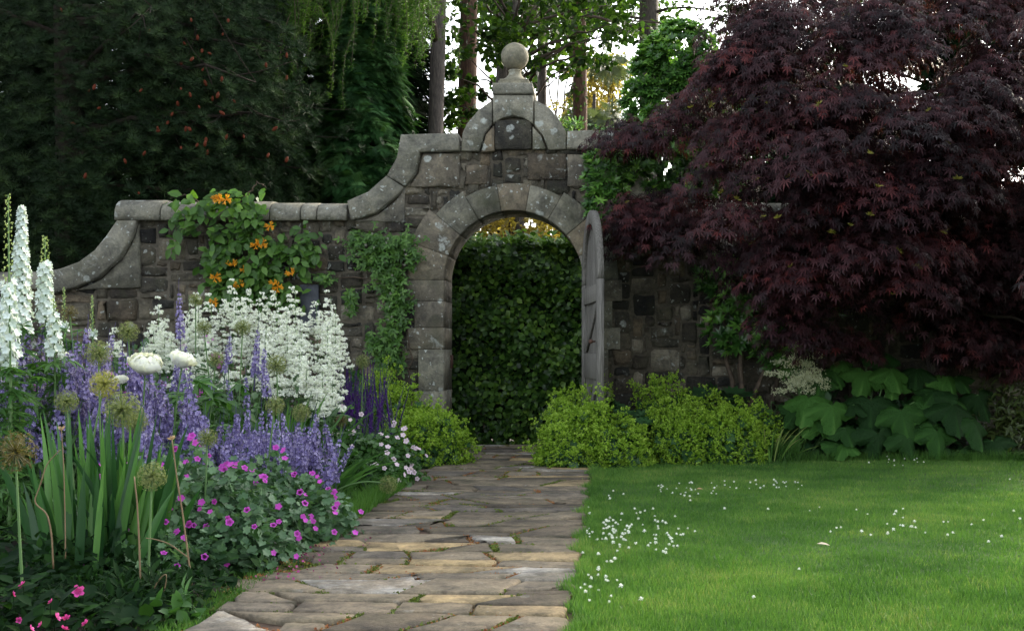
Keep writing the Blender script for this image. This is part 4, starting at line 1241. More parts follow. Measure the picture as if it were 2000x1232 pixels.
# catmint: clumps of lavender spires
def spike(n_wh, L, r0, per, fs, q):
    g = G()
    tube(g, [(0, 0, -.12), (0.004, 0, L * .5), (0, 0, L)], [.003, .0025, .001], 4, .0, False)
    for i in range(n_wh):
        t = i / n_wh
        rad = r0 * (1 - t * .7) * q.uniform(.8, 1.2)
        k = max(3, int(per * (1 - t * .5)))
        a = q.uniform(0, 2 * PI, k)
        p = np.stack([np.cos(a) * rad, np.sin(a) * rad, np.full(k, t * L) + q.normal(size=k) * .006], -1)
        d = np.stack([np.cos(a), np.sin(a), np.full(k, .25)], -1)
        g.inst(CUP5 if fs > .009 else LEAF3, p * .8, frames(np.cross(d, (0, 0, 1)) + rng.normal(size=d.shape) * .4, d), np.full(k, fs) * (1 - t * .4), np.clip(q.uniform(0, 1, k), 0, 1))
    return g
cat_me = [spike(11, U(.25, .38), .033, 13, .012, np.random.default_rng(20 + i)).mesh('flower_spike', M['purple']) for i in range(4)]
def clump(name, lab, cat, base, n, rx, ry, h0, h1, meshes, lmat, T, lsize, nl, tilt=.18, grp=None, sc=1.0, front=True, lh=.75):
    t = thing(name, lab, cat, base, grp)
    gl, gs = G(), G()
    for i in range(n):
        a = U(0, 2 * PI); q = math.sqrt(rng.random())
        x, yv = math.cos(a) * q * rx, math.sin(a) * q * ry
        z = (h0 + (h1 - h0) * rng.beta(1.3, 1.3)) * (1 - .25 * q * q) + (.08 * yv / ry)
        o = bpy.data.objects.new('flower_spike', meshes[i % len(meshes)]); C.objects.link(o); o.parent = t
        o.location = (x, yv, z)
        o.rotation_euler = (-y_t if False else rng.normal() * .16 - yv / ry * tilt * .3, x / rx * tilt + rng.normal() * .16, U(0, 6))
        k_ = sc * U(.75, 1.15); o.scale = (k_, k_, k_ * U(.8, 1.25))
        tube(gs, bez((x * .5, yv * .5, 0), (x * .7, yv * .7, z * .6), (x, yv, z), 5), .003, 4, .5, False)
    leafmound(gl, np.array((0, 0, 0)), rx, ry, h1 * lh, nl, T, lsize, .35, .6)
    gs.build('stalks', M['stem'], t, local=True)
    gl.build('leaves', lmat, t, local=True)
    return t
CG = 'lavender blue catmint clumps'
clump('catmint', 'lavender blue catmint clump right behind the magenta geranium mound', 'plant', (-2.30, 7.35, 0), 88, .50, .34, .20, .52, cat_me, M['cat'], OVAL, .04, 1500, grp=CG, sc=.9)
clump('catmint', 'tall lavender blue catmint under the white peonies', 'plant', (-2.75, 7.3, 0), 52, .38, .32, .34, .68, cat_me, M['cat'], OVAL, .04, 1400, grp=CG)
clump('catmint', 'lavender blue catmint lobe leaning to the path beside the strappy leaves', 'plant', (-1.98, 7.75, 0), 48, .26, .28, .12, .42, cat_me, M['cat'], OVAL, .045, 420, grp=CG, sc=.9)
clump('catmint', 'shaded lavender blue catmint below the white delphiniums', 'plant', (-3.38, 7.1, 0), 60, .46, .32, .46, 1.04, cat_me, M['cat'], OVAL, .045, 800, grp=CG)
clump('catmint', 'lavender blue catmint clump left of the golden allium globe', 'plant', (-3.22, 7.7, 0), 46, .30, .3, .55, .98, cat_me, M['cat'], OVAL, .045, 600, grp=CG)
clump('catmint', 'few lavender spires threading through the white valerian', 'plant', (-2.7, 8.6, 0), 14, .5, .2, .75, .98, cat_me, M['cat'], OVAL, .045, 260, grp=CG, sc=.9)
clump('catmint', 'single tall lavender spire beside the left edge of the white valerian', 'plant', W(353, 0, 9.0) * [1, 1, 0], 2, .03, .03, 1.05, 1.2, cat_me, M['cat'], OVAL, .045, 60, grp=CG, sc=1.0)
sal_me = [spike(15, U(.30, .38), .016, 9, .008, np.random.default_rng(40 + i)).mesh('flower_spike', M['salvia']) for i in range(3)]
clump('salvia', 'dark violet salvia spires between white valerian and lime froth', 'plant', (-2.02, 9.95, 0), 60, .30, .26, .42, .62, sal_me, M['mound'], OVAL, .05, 420, .25, sc=1.15)
clump('salvia', 'darker left tuft of violet salvia just under the valerian blooms', 'plant', (-2.2, 9.75, 0), 34, .2, .2, .42, .66, sal_me, M['mound'], OVAL, .05, 260, .2, sc=1.15)

# white valerian: cones of little white domes
def panicle(L, R, tiers, q):
    g = G()
    for i in range(tiers):
        t = i / (tiers - 1)
        rad = R * (1 - t) ** .8 * q.uniform(.85, 1.1)
        k = max(1, int(8 * (1 - t) + 1.5))
        a = q.uniform(0, 6.28) + np.arange(k) / k * 6.28 + q.normal(size=k) * .25
        c = np.stack([np.cos(a) * rad, np.sin(a) * rad, np.full(k, t * L) + q.normal(size=k) * .012 - rad * .1], -1)
        if rad > .06: c = np.vstack([c, c * [.5, .5, 1] + (0, 0, .02)])
        m = len(c)
        c = np.repeat(c, 13, 0) + nrm(q.normal(size=(m * 13, 3)) * [1, 1, .5] + (0, 0, .35)) * [.022, .022, .016] * q.uniform(.6, 1, (m * 13, 1))
        g.inst(BLOB, c, frames(rdir(len(c)), (0, 0, 1)), U(.007, .012, len(c)), np.clip(q.uniform(0, 1, len(c)), 0, 1))
    return g
val_me = [panicle(L, R, T_, np.random.default_rng(60 + i)).mesh('flower_spire', M['white']) for i, (L, R, T_) in enumerate([(.40, .12, 9), (.32, .105, 7), (.46, .13, 10), (.24, .09, 5)])]
def valerian(lab, spires, nl, leafh):
    pts = np.array([W(px, py, Y) for px, py, Y, v, s in spires])
    base = np.array([pts[:, 0].mean(), pts[:, 1].mean(), 0])
    t = thing('white_valerian', lab, 'plant', base, 'white valerian along the foot of the wall')
    gs, gl = G(), G()
    Ls = (.40, .32, .46, .24)
    for (px, py, Y, v, s), p in zip(spires, pts):
        q = p - base
        o = bpy.data.objects.new('flower_spire', val_me[v]); C.objects.link(o); o.parent = t
        s2 = s * U(.95, 1.05)
        o.location = q - np.array([0, 0, Ls[v] * s2]); o.scale = [s2] * 3
        o.rotation_euler = (rng.normal() * .05, rng.normal() * .05, U(0, 6))
        tube(gs, bez((q[0] * .6, q[1] * .6, 0), (q[0] * .9, q[1], q[2] * .5), (q[0], q[1], q[2] - .02), 6), [.006, .005, .005, .004, .003, .002], 5, .6, False)
        for h in np.arange(.15, q[2] - Ls[v] * s2, .07):
            k = 3
            gl.inst(NARROW, np.repeat(np.array([[q[0], q[1], h]]), k, 0) + rng.normal(size=(k, 3)) * .02, frames(rdir(k) * [1, 1, .3] + (0, 0, .25), (0, -.2, 1)), U(.08, .14, k), U(.2, 1, k))
    gs.build('stalks', M['stem'], t, local=True)
    gl.build('leaves', M['cat'], t, local=True)
valerian('white valerian plant at the left end of the row, in front of the dark wall', [(310, 588, 9.6, 0, 1), (300, 640, 9.4, 3, 1), (335, 650, 9.4, 1, .9), (222, 640, 9.0, 3, .8), (322, 625, 9.5, 1, .9)], 10, .6)
valerian('white valerian plant left of the orange honeysuckle blooms', [(369, 571, 9.6, 2, 1), (388, 590, 9.5, 0, .9), (413, 582, 9.6, 0, 1), (400, 655, 9.2, 0, .9), (355, 690, 9.0, 3, 1)], 10, .6)
valerian('broadest white valerian plant under the honeysuckle', [(447, 552, 9.7, 0, .9), (480, 562, 9.8, 1, .9), (460, 580, 9.6, 2, 1.15), (505, 570, 9.7, 2, 1), (520, 630, 9.3, 0, 1), (505, 670, 9.1, 1, 1), (455, 690, 9, 3, 1), ], 14, .6)
valerian('white valerian plant with two sharp cones before the slate slab', [(539, 568, 9.7, 2, 1), (577, 560, 9.7, 2, 1.05), (560, 600, 9.5, 2, 1), (590, 620, 9.4, 0, 1), (585, 672, 9.1, 1, 1), (600, 700, 9.0, 3, 1), (545, 700, 9.0, 3, 1.1), ], 14, .6)
valerian('white valerian plant at the right end of the row, over the violet salvia', [(618, 587, 9.8, 1, .8), (646, 575, 9.7, 0, 1), (655, 600, 9.6, 2, 1), (640, 630, 9.4, 2, 1.1), (630, 710, 9.1, 1, 1), (650, 735, 9.0, 3, 1), (615, 735, 9, 3, .8), (625, 765, 8.9, 3, .7)], 14, .6)

# white delphiniums
def delphinium(lab, px, pyt, Y, L, R, bud, mat='delph'):
    b = W(px, 0, Y) * [1, 1, 0]
    H = W(px, pyt, Y)[2]
    t = thing('delphinium', lab, 'plant', b, 'white delphiniums at the left edge')
    gs, gf, gb2, gl = G(), G(), G(), G()
    tube(gs, [(0, 0, 0), (.01, 0, H * .5), (0, 0, H)], [.009, .008, .003], 6, .7, False)
    n = int(L / (.0056 if 'thickest' in lab else .0085))
    tt = np.linspace(0, 1, n)
    z = H - L + L * tt
    a = np.arange(n) * 2.399
    rad = R * (1 - tt ** 2 * .75) * U(.8, 1.15, n)
    isb = tt > 1 - bud
    d = np.stack([np.cos(a), np.sin(a), .15 + .3 * tt], -1)
    p = np.stack([np.cos(a) * rad, np.sin(a) * rad, z], -1)
    f = ~isb
    up = np.cross(d, (0, 0, 1))
    gf.inst(CUP5, p[f], frames(up[f], d[f]), U(.019, .029, f.sum()) * (1 - .3 * tt[f]), np.clip(U(.3, 1, f.sum()), 0, 1))
    gf.inst(STAR5, p[f] * [.8, .8, 1], frames(up[f], d[f]), U(.018, .025, f.sum()) * (1 - .3 * tt[f]), np.clip(U(.5, 1, f.sum()), 0, 1))
    gb2.inst(BLOB, p[isb] * [1, 1, 1], frames(d[isb], (0, 0, 1)), U(.007, .011, isb.sum()), U(0, 1, isb.sum()))
    for h in np.arange(.1, H - L, .05):
        k = 3
        gl.inst(MAPLE, np.repeat(np.array([[0, 0, h]]), k, 0) + rng.normal(size=(k, 3)) * .05, frames(rdir(k) * [1, 1, .2] + (0, 0, -.1), (0, -.2, 1)), U(.08, .15, k), U(.2, .9, k))
    gs.build('stalk', M['stem'], t, local=True)
    gf.build('flower_spike', M[mat], t, local=True)
    if isb.any(): gb2.build('buds', M['budgreen'], t, local=True)
    gl.build('leaves', M['lush'], t, local=True)
delphinium('thickest pure white delphinium spire at the far left', 42, 405, 7.0, .70, .045, .0)
delphinium('white delphinium with many green buds on the very left edge', 16, 380, 6.7, .95, .036, .5)
delphinium('white delphinium with greenish tip, right of the thickest spire', 88, 462, 7.2, .50, .040, .3)
delphinium('short white delphinium low beside the dark trunk', 105, 585, 7.0, .32, .036, .2)
delphinium('loose white delphinium with rounded florets in the shade at left', 18, 560, 6.6, .36, .055, .0)
for i, (px, py, lab) in enumerate(((125, 562, 'thin green bud spike left of the scroll foot'), (180, 578, 'thin yellowish bud spike below the left scroll'))):
    delphinium(lab, px, py, 8.5, .28, .014, .85)

# peonies
def peony(lab, blooms, base, nl):
    t = thing('white_peony', lab, 'plant', base, 'white peonies')
    gs, gl = G(), G()
    for px, py, Y, R in blooms:
        c = W(px, py, Y) - base
        g = G()
        for ring, (k, op, l) in enumerate(((7, 1.25, 1.0), (8, .85, .95), (8, .5, .85), (7, .2, .7), (5, .05, .55))):
            for j in range(k):
                a = 2 * PI * j / k + ring * .5 + rng.normal() * .12
                uu, vv = np.meshgrid(np.linspace(-1, 1, 5), np.linspace(0, 1, 5), indexing='ij')
                wdt = R * .62 * np.sin(np.clip(vv * 2.4, .15, PI)) * (.75 + .35 * vv)
                fi = .25 + (1.75 + ring * .22) * vv + .12 * rng.normal() * vv
                fl = 1 + (.38, .25, .12, .05, .05)[ring] * vv ** 2 * (1 + .3 * rng.normal())
                rr = R * l * np.sin(fi) * fl * .95
                zz_ = -R * l * np.cos(fi) * (.62, .75, .9, 1.0, 1.0)[ring] + R * .11 * np.cos(uu * 5 + ring * 2 + j) * vv ** 1.5
                x = rr * math.cos(a) - uu * wdt * math.sin(a)
                yv = rr * math.sin(a) + uu * wdt * math.cos(a)
                VV = np.stack([x, yv, zz_ + .12 * R * uu * uu], -1).reshape(-1, 3)
                g.add(VV, [(i * 5 + m, (i + 1) * 5 + m, (i + 1) * 5 + m + 1, i * 5 + m + 1) for i in range(4) for m in range(4)], rng.random())
        o = g.build('bloom', M['peony'], t, smooth=True, local=True)
        o.location = c
        o.rotation_euler = (.35 + rng.normal() * .1, rng.normal() * .15, U(0, 6))
        tube(gs, bez((c[0] * .5, c[1] * .5, 0), (c[0] * .8, c[1], c[2] * .5), c - (0, 0, R * .3), 6), .005, 5, .5, False)
    for i in range(nl):
        q = np.array([rng.normal() * .24, rng.normal() * .15, U(.25, .86)])
        k = 5
        gl.inst(NARROW, np.repeat(q[None], k, 0), frames(rdir(k) * [1, 1, .35] + (0, -.2, -.15), (0, -.3, 1)), U(.09, .16, k), U(.2, 1, k))
    gs.build('stalks', M['stem'], t, local=True)
    gl.build('leaves', M['lush'], t, local=True)
peony('white peony with two wide open blooms behind the lavender catmint', [(284, 712, 7.1, .082), (356, 703, 7.15, .064), (236, 742, 7.1, .034)], W(320, 0, 8.0) * [1, 1, 0], 130)
peony('white peony with small round buds among the shaded catmint', [(126, 694, 7.9, .026), (62, 695, 7.6, .024), (14, 690, 7.4, .024)], W(90, 0, 8.0) * [1, 1, 0], 60)

# alliums: globes of spokes
def allium_mesh(name, mat, n, seed):
    q = np.random.default_rng(seed)
    g = G()
    i = np.arange(n) + .5
    ph, th = np.arccos(1 - 2 * i / n), i * 2.39996
    d = nrm(np.stack([np.sin(ph) * np.cos(th), np.sin(ph) * np.sin(th), np.cos(ph)], -1) + q.normal(size=(n, 3)) * .1)
    l = q.uniform(.82, 1.0, n)
    s = nrm(np.cross(d, q.normal(size=(n, 3)))) * .017
    V = np.stack([d * .06 - s, d * .06 + s, d * l[:, None] + s * .8, d * l[:, None] - s * .8], 1).reshape(-1, 3)
    g.add(V, np.arange(4 * n).reshape(-1, 4).tolist(), np.repeat(q.uniform(0, .6, n), 4))
    g.inst(T_star(5, .28, .35), d * l[:, None] * .97, frames(np.cross(d, q.normal(size=(n, 3))), d), q.uniform(.07, .115, n), q.uniform(.3, 1, n))
    g.inst(BLOB, d * l[:, None], frames(d, (0, 0, 1)), .035, q.uniform(.3, 1, n))
    return g.mesh(name, mat)
AM = {'g': allium_mesh('flower_globe', M['allium'], 210, 1), 'y': allium_mesh('flower_globe', M['allgold'], 220, 2), 'b': allium_mesh('flower_globe', M['allbrown'], 130, 3)}
AL = [(203, 750, 29, 6.1, 'y', 'golden lit allium globe left of the peonies, above the iris blades'), (240, 800, 38, 5.7, 'g', 'large pale green allium globe overlapping another, above the iris fan'),
      (265, 822, 26, 5.9, 'g', 'smaller allium globe half hidden behind the large pale one'), (30, 882, 44, 4.9, 'b', 'largest, shaded olive brown allium globe at the far left'),
      (297, 930, 30, 5.3, 'g', 'see-through green allium globe before the iris blades, next to the dry stalk'), (405, 856, 21, 6.2, 'g', 'compact green allium globe above the magenta geranium mound'),
      (537, 792, 20, 7.0, 'g', 'green allium globe on a thick stem in front of the valerian leaves'), (540, 712, 22, 7.6, 'g', 'green allium globe in the middle of the white valerian'),
      (588, 806, 19, 7.6, 'g', 'pale allium globe right of the thick stemmed one'), (192, 690, 27, 6.9, 'g', 'dull green allium globe left of the peony blooms'),
      (130, 784, 24, 6.2, 'g', 'dull green allium globe in the shaded catmint'), (136, 612, 18, 8.4, 'b', 'olive brown allium globe below the scroll foot'),
      (250, 648, 22, 8.2, 'g', 'green allium globe above the left peony bloom'), (474, 640, 17, 8.4, 'g', 'green allium globe before the broadest valerian plant'),
      (398, 640, 16, 8.4, 'g', 'green allium globe just left of the broadest valerian plant'), (422, 702, 17, 8.0, 'g', 'green allium globe right of the round peony bloom'),
      (667, 822, 14, 8.6, 'b', 'small tan dried allium head over the pale pink geranium'), (709, 706, 15, 9.8, 'g', 'small green allium globe beside the violet salvia'),
      (382, 586, 14, 9.2, 'g', 'small green allium globe high among the left valerian')]
for px, py, rp, Y, kd, lab in AL:
    p = W(px, py, Y)
    t = thing('allium', lab, 'flower', p * [1, 1, 0], 'allium seed globes in the border')
    g = G()
    ln = rng.normal() * .06
    tube(g, bez((ln, U(-.05, .05), 0), (ln * .5, 0, p[2] * .5), (0, 0, p[2]), 8), np.linspace(.0065, .0045, 8), 6, .6, False)
    g.build('stem', M['stem'], t, local=True)
    o = bpy.data.objects.new('flower_globe', AM[kd]); C.objects.link(o); o.parent = t
    o.location = (0, 0, p[2]); o.scale = [rp * Y / FOC] * 3; o.rotation_euler = (rng.normal() * .2, rng.normal() * .2, U(0, 6))
p = W(758, 946, 8.2)
t = thing('allium', 'green allium globe lying over the paving edge on a bent stem', 'flower', W(612, 985, 8.2) * [1, 1, 0], 'allium seed globes in the border')
g = G(); q = p - W(612, 985, 8.2) * [1, 1, 0]; tube(g, bez((0, 0, 0), (q[0] * .5, 0, q[2] + .08), q, 9), .006, 6, .8, False); g.build('stem', M['stem'], t, local=True)
o = bpy.data.objects.new('flower_globe', AM['g']); C.objects.link(o); o.parent = t; o.location = q; o.scale = [19 * 8.2 / FOC] * 3

# iris fan and other strap leaves
def blade(g, p0, d, L, wd, bend, r, seg=7, fold=.25):
    t = np.linspace(0, 1, seg)
    d = nrm(np.asarray(d, float))
    side = nrm(np.cross(d, (0, 1, .12)) if abs(d[1]) < .9 else np.array([1, 0, 0]))
    c = np.asarray(p0, float) + d * (t * L)[:, None] + np.array(bend)[None] * (t ** 2.5)[:, None]
    wv = wd * (1 - t ** 3.2) * (.75 + .5 * np.sin(t * PI * .9))
    V = np.concatenate([c - side * wv[:, None], c + np.array([0, -1, 0]) * (wv * fold)[:, None], c + side * wv[:, None]])
    F = []
    for i in range(seg - 1):
        F += [(i, i + 1, seg + i + 1, seg + i), (seg + i, seg + i + 1, 2 * seg + i + 1, 2 * seg + i)]
    g.add(V, F, r)
def straps(name, lab, base, n, rx, ry, Lr, wd, fan, bend, mat, grp=None):
    t = thing(name, lab, 'plant', base, grp)
    g = G()
    for i in range(n):
        x, yv = rng.normal() * rx * .5, rng.normal() * ry * .5
        d = np.array([x / rx * fan + rng.normal() * .06, rng.normal() * .08, 1])
        blade(g, (x * .7, yv, 0), d, U(*Lr), wd * U(.75, 1.2), (x / rx * bend, -abs(rng.normal()) * bend * .4, -bend * .6 * rng.random()), rng.random())
    g.build('blades', mat, t, local=True, smooth=True)
    return t
straps('iris', 'fan of broad blue green iris blades in the left foreground', W(190, 0, 5.6) * [1, 1, 0], 78, .32, .2, (.42, .84), .016, .20, .05, M['iris'])
straps('iris', 'smaller leaning iris fan between the see-through allium and the geranium mound', W(300, 0, 5.7) * [1, 1, 0], 24, .12, .15, (.40, .70), .014, .28, .14, M['iris'])
straps('daylily', 'arching strap leaved daylily between catmint and pale pink geranium', (-2.02, 8.5, 0), 60, .2, .25, (.26, .46), .010, .5, .2, M['lush'])
straps('daylily', 'strappy green daylily leaves under the white valerian', W(530, 0, 8.5) * [1, 1, 0], 80, .42, .25, (.5, .85), .012, .4, .25, M['lush'])
straps('grass_tuft', 'tuft of long green grass before the big lobed leaves', (1.45, 11.5, 0), 90, .25, .2, (.2, .42), .006, .6, .15, M['grass'])
# leafy filling of the border's middle
def filler(lab, base, rx, ry, h, n, T, size, mat, tone=(0, .8)):
    t = thing('leafy_plant', lab, 'plant', base, 'leafy green filling plants of the border')
    g = G(); leafmound(g, np.zeros(3), rx, ry, h, n, T, size, .3, .5, tone=tone); g.build('leaves', mat, t, local=True)
filler('green leafage under the white valerian plants', (-2.75, 9.2, 0), .7, .4, .95, 2000, NARROW, .11, M['cat'])
filler('green leafage behind the pale pink geranium', (-2.25, 9.0, 0), .4, .35, .62, 1100, NARROW, .11, M['lush'])
filler('green leafage between the peonies and the back geranium', (-3.7, 9.4, 0), .6, .4, 1.0, 1500, OVAL, .08, M['cat'])
filler('dark leafage at the foot of the wall under the left scroll', (-5.2, 10.4, 0), .9, .5, 1.1, 1600, OVAL, .09, M['mound'])
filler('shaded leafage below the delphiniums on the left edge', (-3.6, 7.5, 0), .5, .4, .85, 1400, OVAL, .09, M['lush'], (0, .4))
filler('green leafage at the wall foot below the clematis', (-2.5, 11.5, 0), .5, .4, .8, 1000, LEAF3, .09, M['lush'])
filler('green leafage between catmint clumps and valerian', (-2.6, 8.2, 0), .5, .3, .7, 1300, OVAL, .08, M['lush'])

# creeping ground cover over the border soil
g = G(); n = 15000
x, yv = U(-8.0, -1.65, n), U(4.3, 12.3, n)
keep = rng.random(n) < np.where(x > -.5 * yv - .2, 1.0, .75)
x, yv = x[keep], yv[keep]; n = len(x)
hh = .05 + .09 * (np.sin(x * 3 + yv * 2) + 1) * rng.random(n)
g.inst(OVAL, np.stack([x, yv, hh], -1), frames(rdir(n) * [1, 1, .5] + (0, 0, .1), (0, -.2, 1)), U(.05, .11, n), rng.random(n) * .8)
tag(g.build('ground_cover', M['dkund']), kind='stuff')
# low plants with small pink flowers in the near left corner
def undergrowth(lab, base, rx, ry, h, n, mat, T, size, fl):
    t = thing('campion', lab, 'plant', base, 'low pink flowered plants in the near left corner')
    g = G(); gs = g  # leaves and flower stalks share the mesh called leaves
    leafmound(g, np.zeros(3), rx, ry, h, n, T, size, .4, .5, -.1, (0, .8))
    fm = G(); fm.inst(CUP5, np.zeros((1, 3)), np.eye(3)[None], 1.0, .6); fm.inst(CUP5, np.zeros((1, 3)), np.eye(3)[None] * .6, 1.0, .1)
    me = fm.mesh('flower', M['hotpink'])
    for px, py, Y, s in fl:
        q = W(px, py, Y) - np.asarray(base)
        tube(gs, bez((q[0] * .8, q[1] * .8, 0), (q[0] * .9, q[1], q[2] * .6), q, 5), .0018, 4, .4, False)
        o = bpy.data.objects.new('flower', me); C.objects.link(o); o.parent = t
        o.location = q; o.scale = [s] * 3; o.rotation_euler = (1.0 + rng.normal() * .3, rng.normal() * .4, U(0, 6))
    g.build('leaves', mat, t, local=True)
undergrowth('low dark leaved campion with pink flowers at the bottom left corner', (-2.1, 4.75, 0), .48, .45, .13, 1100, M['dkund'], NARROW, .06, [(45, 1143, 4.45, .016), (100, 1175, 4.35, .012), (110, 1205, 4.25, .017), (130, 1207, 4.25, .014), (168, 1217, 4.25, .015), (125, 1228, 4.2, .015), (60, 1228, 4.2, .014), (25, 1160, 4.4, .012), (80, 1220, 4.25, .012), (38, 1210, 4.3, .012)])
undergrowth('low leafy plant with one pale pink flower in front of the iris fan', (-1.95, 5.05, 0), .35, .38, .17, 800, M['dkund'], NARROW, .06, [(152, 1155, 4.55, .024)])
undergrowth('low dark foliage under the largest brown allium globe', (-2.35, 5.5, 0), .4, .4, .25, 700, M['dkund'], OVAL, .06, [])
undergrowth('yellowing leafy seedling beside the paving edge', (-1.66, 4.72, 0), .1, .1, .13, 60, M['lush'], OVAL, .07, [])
# dried stalks
for lab, pts, Y, r in (('tall straw coloured dried stalk leaning over the geranium mound', [(375, 1145), (358, 1010), (345, 930), (336, 858)], 5.2, .0045),
                       ('upright dried stalk with brown tip in the iris blades', [(128, 1090), (127, 1000), (124, 900), (120, 840)], 5.25, .003),
                       ('dried broken stalk beside the see-through allium', [(275, 1165), (272, 1060), (268, 980), (262, 930)], 5.0, .0045),
                       ('bent orange brown dead stalk left of the iris fan', [(104, 1110), (101, 1040), (92, 1000), (64, 982), (78, 950), (90, 905), (118, 878)], 5.2, .0038),
                       ('pale bent dead stalk lying low before the geranium mound', [(370, 1090), (330, 1060), (300, 1052), (285, 1050)], 5.25, .003),
                       ('dry looped leaf near the paving edge', [(300, 1150), (312, 1128), (326, 1118), (324, 1140), (318, 1160)], 4.95, .003),
                       ('brown withered flower stalk beside the strappy daylily', [(575, 965), (598, 940), (615, 920), (612, 905)], 7.8, .0045)):
    q = np.array([W(a, b, Y) for a, b in pts])
    tt = np.linspace(0, len(q) - 1, len(q) * 4)
    sp = np.stack([np.interp(tt, np.arange(len(q)), q[:, k]) for k in range(3)], -1)
    for _ in range(3): sp[1:-1] = (sp[:-2] + sp[1:-1] * 2 + sp[2:]) / 4
    t = thing('dried_stalk', lab, 'dried stalk', (q[0][0], Y, max(0, q[0][2] - .02)), 'dried stalks in the left foreground')
    g = G(); tube(g, sp, np.linspace(r, r * .6, len(sp)), 6, .7, wob=.1); g.build('stem', M['straw'], t)
    if lab.startswith(('tall', 'upright', 'brown')):
        g = G(); n = 16; g.inst(NARROW, np.repeat(sp[-1:], n, 0), frames(rdir(n) + (0, 0, .9), (0, -1, .2)), U(.012, .026, n), U(0, .6, n)); g.build('withered_head', M['dead'], t)

# ------------------------------------------------------------------ bold lobed leaves in the right-hand bed
def lobed_leaf(L, r):
    g = G()
    rings, m = 6, 41
    th = np.linspace(-2.45, 2.45, m)
    lob = .52 + .48 * np.abs(np.cos(th * 2.05)) ** 1.5 + .06 * np.cos(th * 19)
    prof = lob * (1 - .22 * (abs(th) / 2.45) ** 2)
    V, rr = [], []
    for k in range(rings + 1):
        t = k / rings
        for a, q in zip(th, prof):
            rad = L * t * (q * t + (1 - t) * .85)
            vein = .035 * L * math.cos(a * 9) * t ** 1.4
            V.append((math.sin(a) * rad, math.cos(a) * rad + .05 * L, vein - .32 * L * t * t - .06 * L * abs(math.sin(a)) * t))
            rr.append(min(1, r * .7 + .34 * max(0, math.cos(a * 9)) ** 6 * t))
    F = [(k * m + i, (k + 1) * m + i, (k + 1) * m + i + 1, k * m + i + 1) for k in range(rings) for i in range(m - 1)]
    g.add(V, F, rr)
    return g
lobes = [lobed_leaf(1.0, r).mesh('leaf', M['big']) for r in (.05, .3, .55, .85)]
def rodgersia(lab, cx, cy, leaves):
    base = np.array([cx, cy, 0.])
    t = thing('lobed_leaf_plant', lab, 'plant', base, 'bold lobed leaved plants in the right bed')
    gs = G()
    more = [(a + rng.normal() * 26, b + rng.normal() * 26, Y + U(.0, .15), L * .8, ax + rng.normal() * .5, tl * U(.5, 1)) for a, b, Y, L, ax, tl in leaves]
    for px, py, Y, L, ax, tl in leaves + more:
        L *= .86
        q = W(px, py, Y) - base
        o = bpy.data.objects.new('leaf', lobes[int(U(0, 4))]); C.objects.link(o); o.parent = t
        o.location = q; o.scale = [L, L, L]
        # the blade hangs down and faces the lawn
        R = Vector((math.sin(ax), -.55 + rng.normal() * .2, -math.cos(ax) * tl - .15)).normalized()
        zz_ = Vector((math.sin(ax) * .25 + rng.normal() * .3, -.8, .75 + rng.normal() * .25))
        x = R.cross(zz_).normalized(); zz_ = x.cross(R)
        from mathutils import Matrix
        o.rotation_euler = Matrix((x, R, zz_)).transposed().to_euler()
        tube(gs, bez((q[0] * .3, q[1] * .3, 0), (q[0] * .6, q[1] * .5, q[2] * .8), q, 7), .008, 6, .4, False)
    gs.build('stalks', M['stem'], t, local=True)
rodgersia('bold plant with lobed blue green leaves drooping under the cream flower plume', 1.75, 11.95, [(1580, 775, 11.6, .34, -.5, .9), (1625, 790, 11.5, .33, .1, 1), (1600, 735, 11.8, .26, -.2, .8), (1650, 835, 11.45, .22, .3, .6), (1560, 800, 11.7, .25, -.8, .7), (1625, 720, 11.9, .24, .3, .6)])
rodgersia('bold plant with broad lobed leaves at the centre of the right bed', 2.4, 11.95, [(1700, 780, 11.6, .36, -.1, .9), (1760, 800, 11.5, .36, .2, 1), (1690, 725, 11.8, .30, -.3, .7), (1740, 720, 11.8, .3, .3, .7), (1650, 868, 11.45, .2, -.6, .5), (1715, 845, 11.4, .3, .1, .9), (1770, 850, 11.45, .28, .4, .9), (1720, 690, 12.0, .28, 0, .5)])
rodgersia('bold plant with dark lobed leaves at the shaded right end of the bed', 3.05, 11.95, [(1810, 770, 11.7, .34, -.2, .9), (1860, 790, 11.6, .36, .2, .9), (1830, 840, 11.5, .3, .1, .9), (1900, 820, 11.6, .34, .4, .9), (1790, 720, 11.9, .28, -.3, .6), (1850, 735, 11.9, .3, .2, .6), (1940, 860, 11.6, .3, .3, .9), (1910, 770, 11.9, .3, .4, .7)])
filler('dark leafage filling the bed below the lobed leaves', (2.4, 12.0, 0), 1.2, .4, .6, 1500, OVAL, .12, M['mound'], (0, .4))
t = thing('cream_plume', 'creamy white flower plume standing above the lobed leaves', 'flower', (1.79, 11.72, 0))
g, gs = G(), G()
tube(gs, [(0, 0, 0), (.01, .02, .45), (0, 0, .85)], .007, 6, .3, False)
for px, py, rx, ry, k in ((1560, 706, 40, 12, 10), (1555, 745, 45, 13, 11), (1575, 752, 35, 16, 10), (1585, 725, 25, 12, 6)):
    for _ in range(k):
        q = W(px + rng.normal() * rx * .6, py + rng.normal() * ry * .6, 11.72 + rng.normal() * .06) - np.array([1.79, 11.72, 0])
        tube(gs, bez((0, 0, q[2] * .85), (q[0] * .6, q[1] * .6, q[2] * .9), q, 4), .002, 4, .4, False)
        n = 60
        g.inst(BLOB, q + rng.normal(size=(n, 3)) * [.04, .035, .016], frames(rdir(n), (0, 0, 1)), U(.008, .014, n), rng.random(n))
gs.build('stalks', M['stem'], t, local=True); g.build('florets', M['cream'], t, local=True)
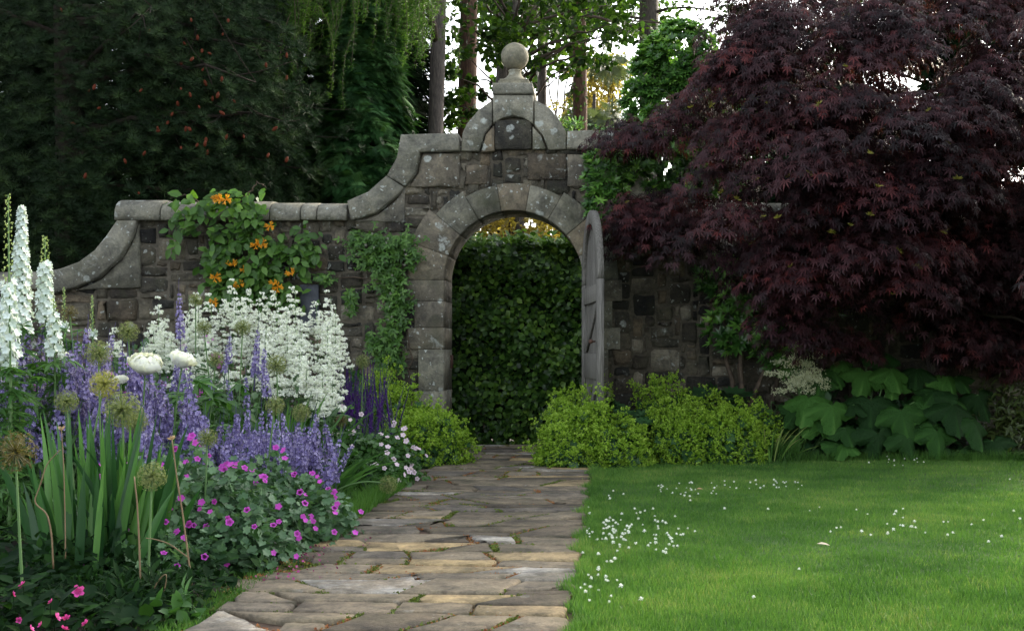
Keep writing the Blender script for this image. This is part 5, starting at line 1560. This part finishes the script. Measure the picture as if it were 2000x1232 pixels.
filler('dull yellow green shrub at the right edge of the bed', (3.95, 11.9, 0), .45, .4, 1.1, 1300, NARROW, .09, M['yew'])

# ------------------------------------------------------------------ white clover in the lawn
cl = G()
n = 34; d = rdir(n); d[:, 2] = abs(d[:, 2]) * .9 - .15
cl.inst(NARROW, np.repeat([[0, 0, .045]], n, 0), frames(d, (0, 0, 1)), U(.008, .0125, n) , rng.random(n))
cl.inst(BLOB, np.array([[0, 0, .048]]), np.eye(3)[None], .0095, .8)
clm_ = cl.mesh('clover_flower', M['white'])
st = G(); tube(st, [(0, 0, 0), (.002, 0, .046)], .0012, 4, .5, False)
def clover(lab, pts):
    for px, py in pts:
        Y = 2520 / (py - 684 + 12)
        q = W(px, py, Y)
        if q[0] < PR - .06: continue
        o = bpy.data.objects.new('clover_flower', clm_); C.objects.link(o)
        o.location = (q[0], q[1], .002 + rng.random() * .022); o.scale = [U(.65, 1.1)] * 3; o.rotation_euler = (rng.normal() * .15, rng.normal() * .15, U(0, 6))
        tag(o, lab, 'clover', lab.split(',')[0] + ' in the lawn')
clover('white clover flower, one of the thick drift by the path edge', [(np.clip(1205 + rng.normal() * 34, 1150, 1330), 1045 + rng.normal() * 24) for _ in range(75)])
clover('white clover flower, one of the looser scatter just right of the thick drift', [(1305 + rng.normal() * 26, 1050 + rng.normal() * 20) for _ in range(32)])
clover('white clover flower, near the bottom of the path edge', [(np.clip(1180 + rng.normal() * 28, 1140, 1250), U(1085, 1190)) for _ in range(26)])
clover('white clover flower, in the far patch below the lime froth', [(np.clip(1370 + rng.normal() * 45, 1290, 1450), 950 + rng.normal() * 10) for _ in range(34)])
clover('white clover flower, in the far patch before the grass tuft', [(1530 + rng.normal() * 35, 948 + rng.normal() * 7) for _ in range(20)])
clover('white clover flower, in the straggling line on the right of the lawn', [(U(1620, 1990), 1030 + rng.normal() * 14) for _ in range(32)])
clover('white clover flower, below the big lobed leaves', [(1745 + rng.normal() * 28, 899 + rng.normal() * 5) for _ in range(14)])
clover('white clover flower, lone one in the open middle lawn', [(1558, 1122), (1475, 1178), (1415, 1000), (1500, 1000), (1580, 1000), (1350, 980), (1190, 970), (1195, 960), (1600, 990), (1975, 935)])
def deadleaf(lab, px, py, L, ang, r):
    q = W(px, py, 2520 / (py - 684))
    g = G(); g.inst(NARROW, np.array([[0, 0, .0]]), frames(np.array([[math.cos(ang), math.sin(ang), .1]]), (.1, -.4, 1)), L, r)
    o = g.build('fallen_leaf', M['dead']); o.location = (q[0], q[1], .05)
    tag(o, lab, 'leaf')
deadleaf('pale curled fallen leaf alone in the middle of the lawn', 1595, 1080, .07, -.4, 1.0)
deadleaf('brown fallen leaf beside the far clover patch', 1360, 968, .06, .3, .1)
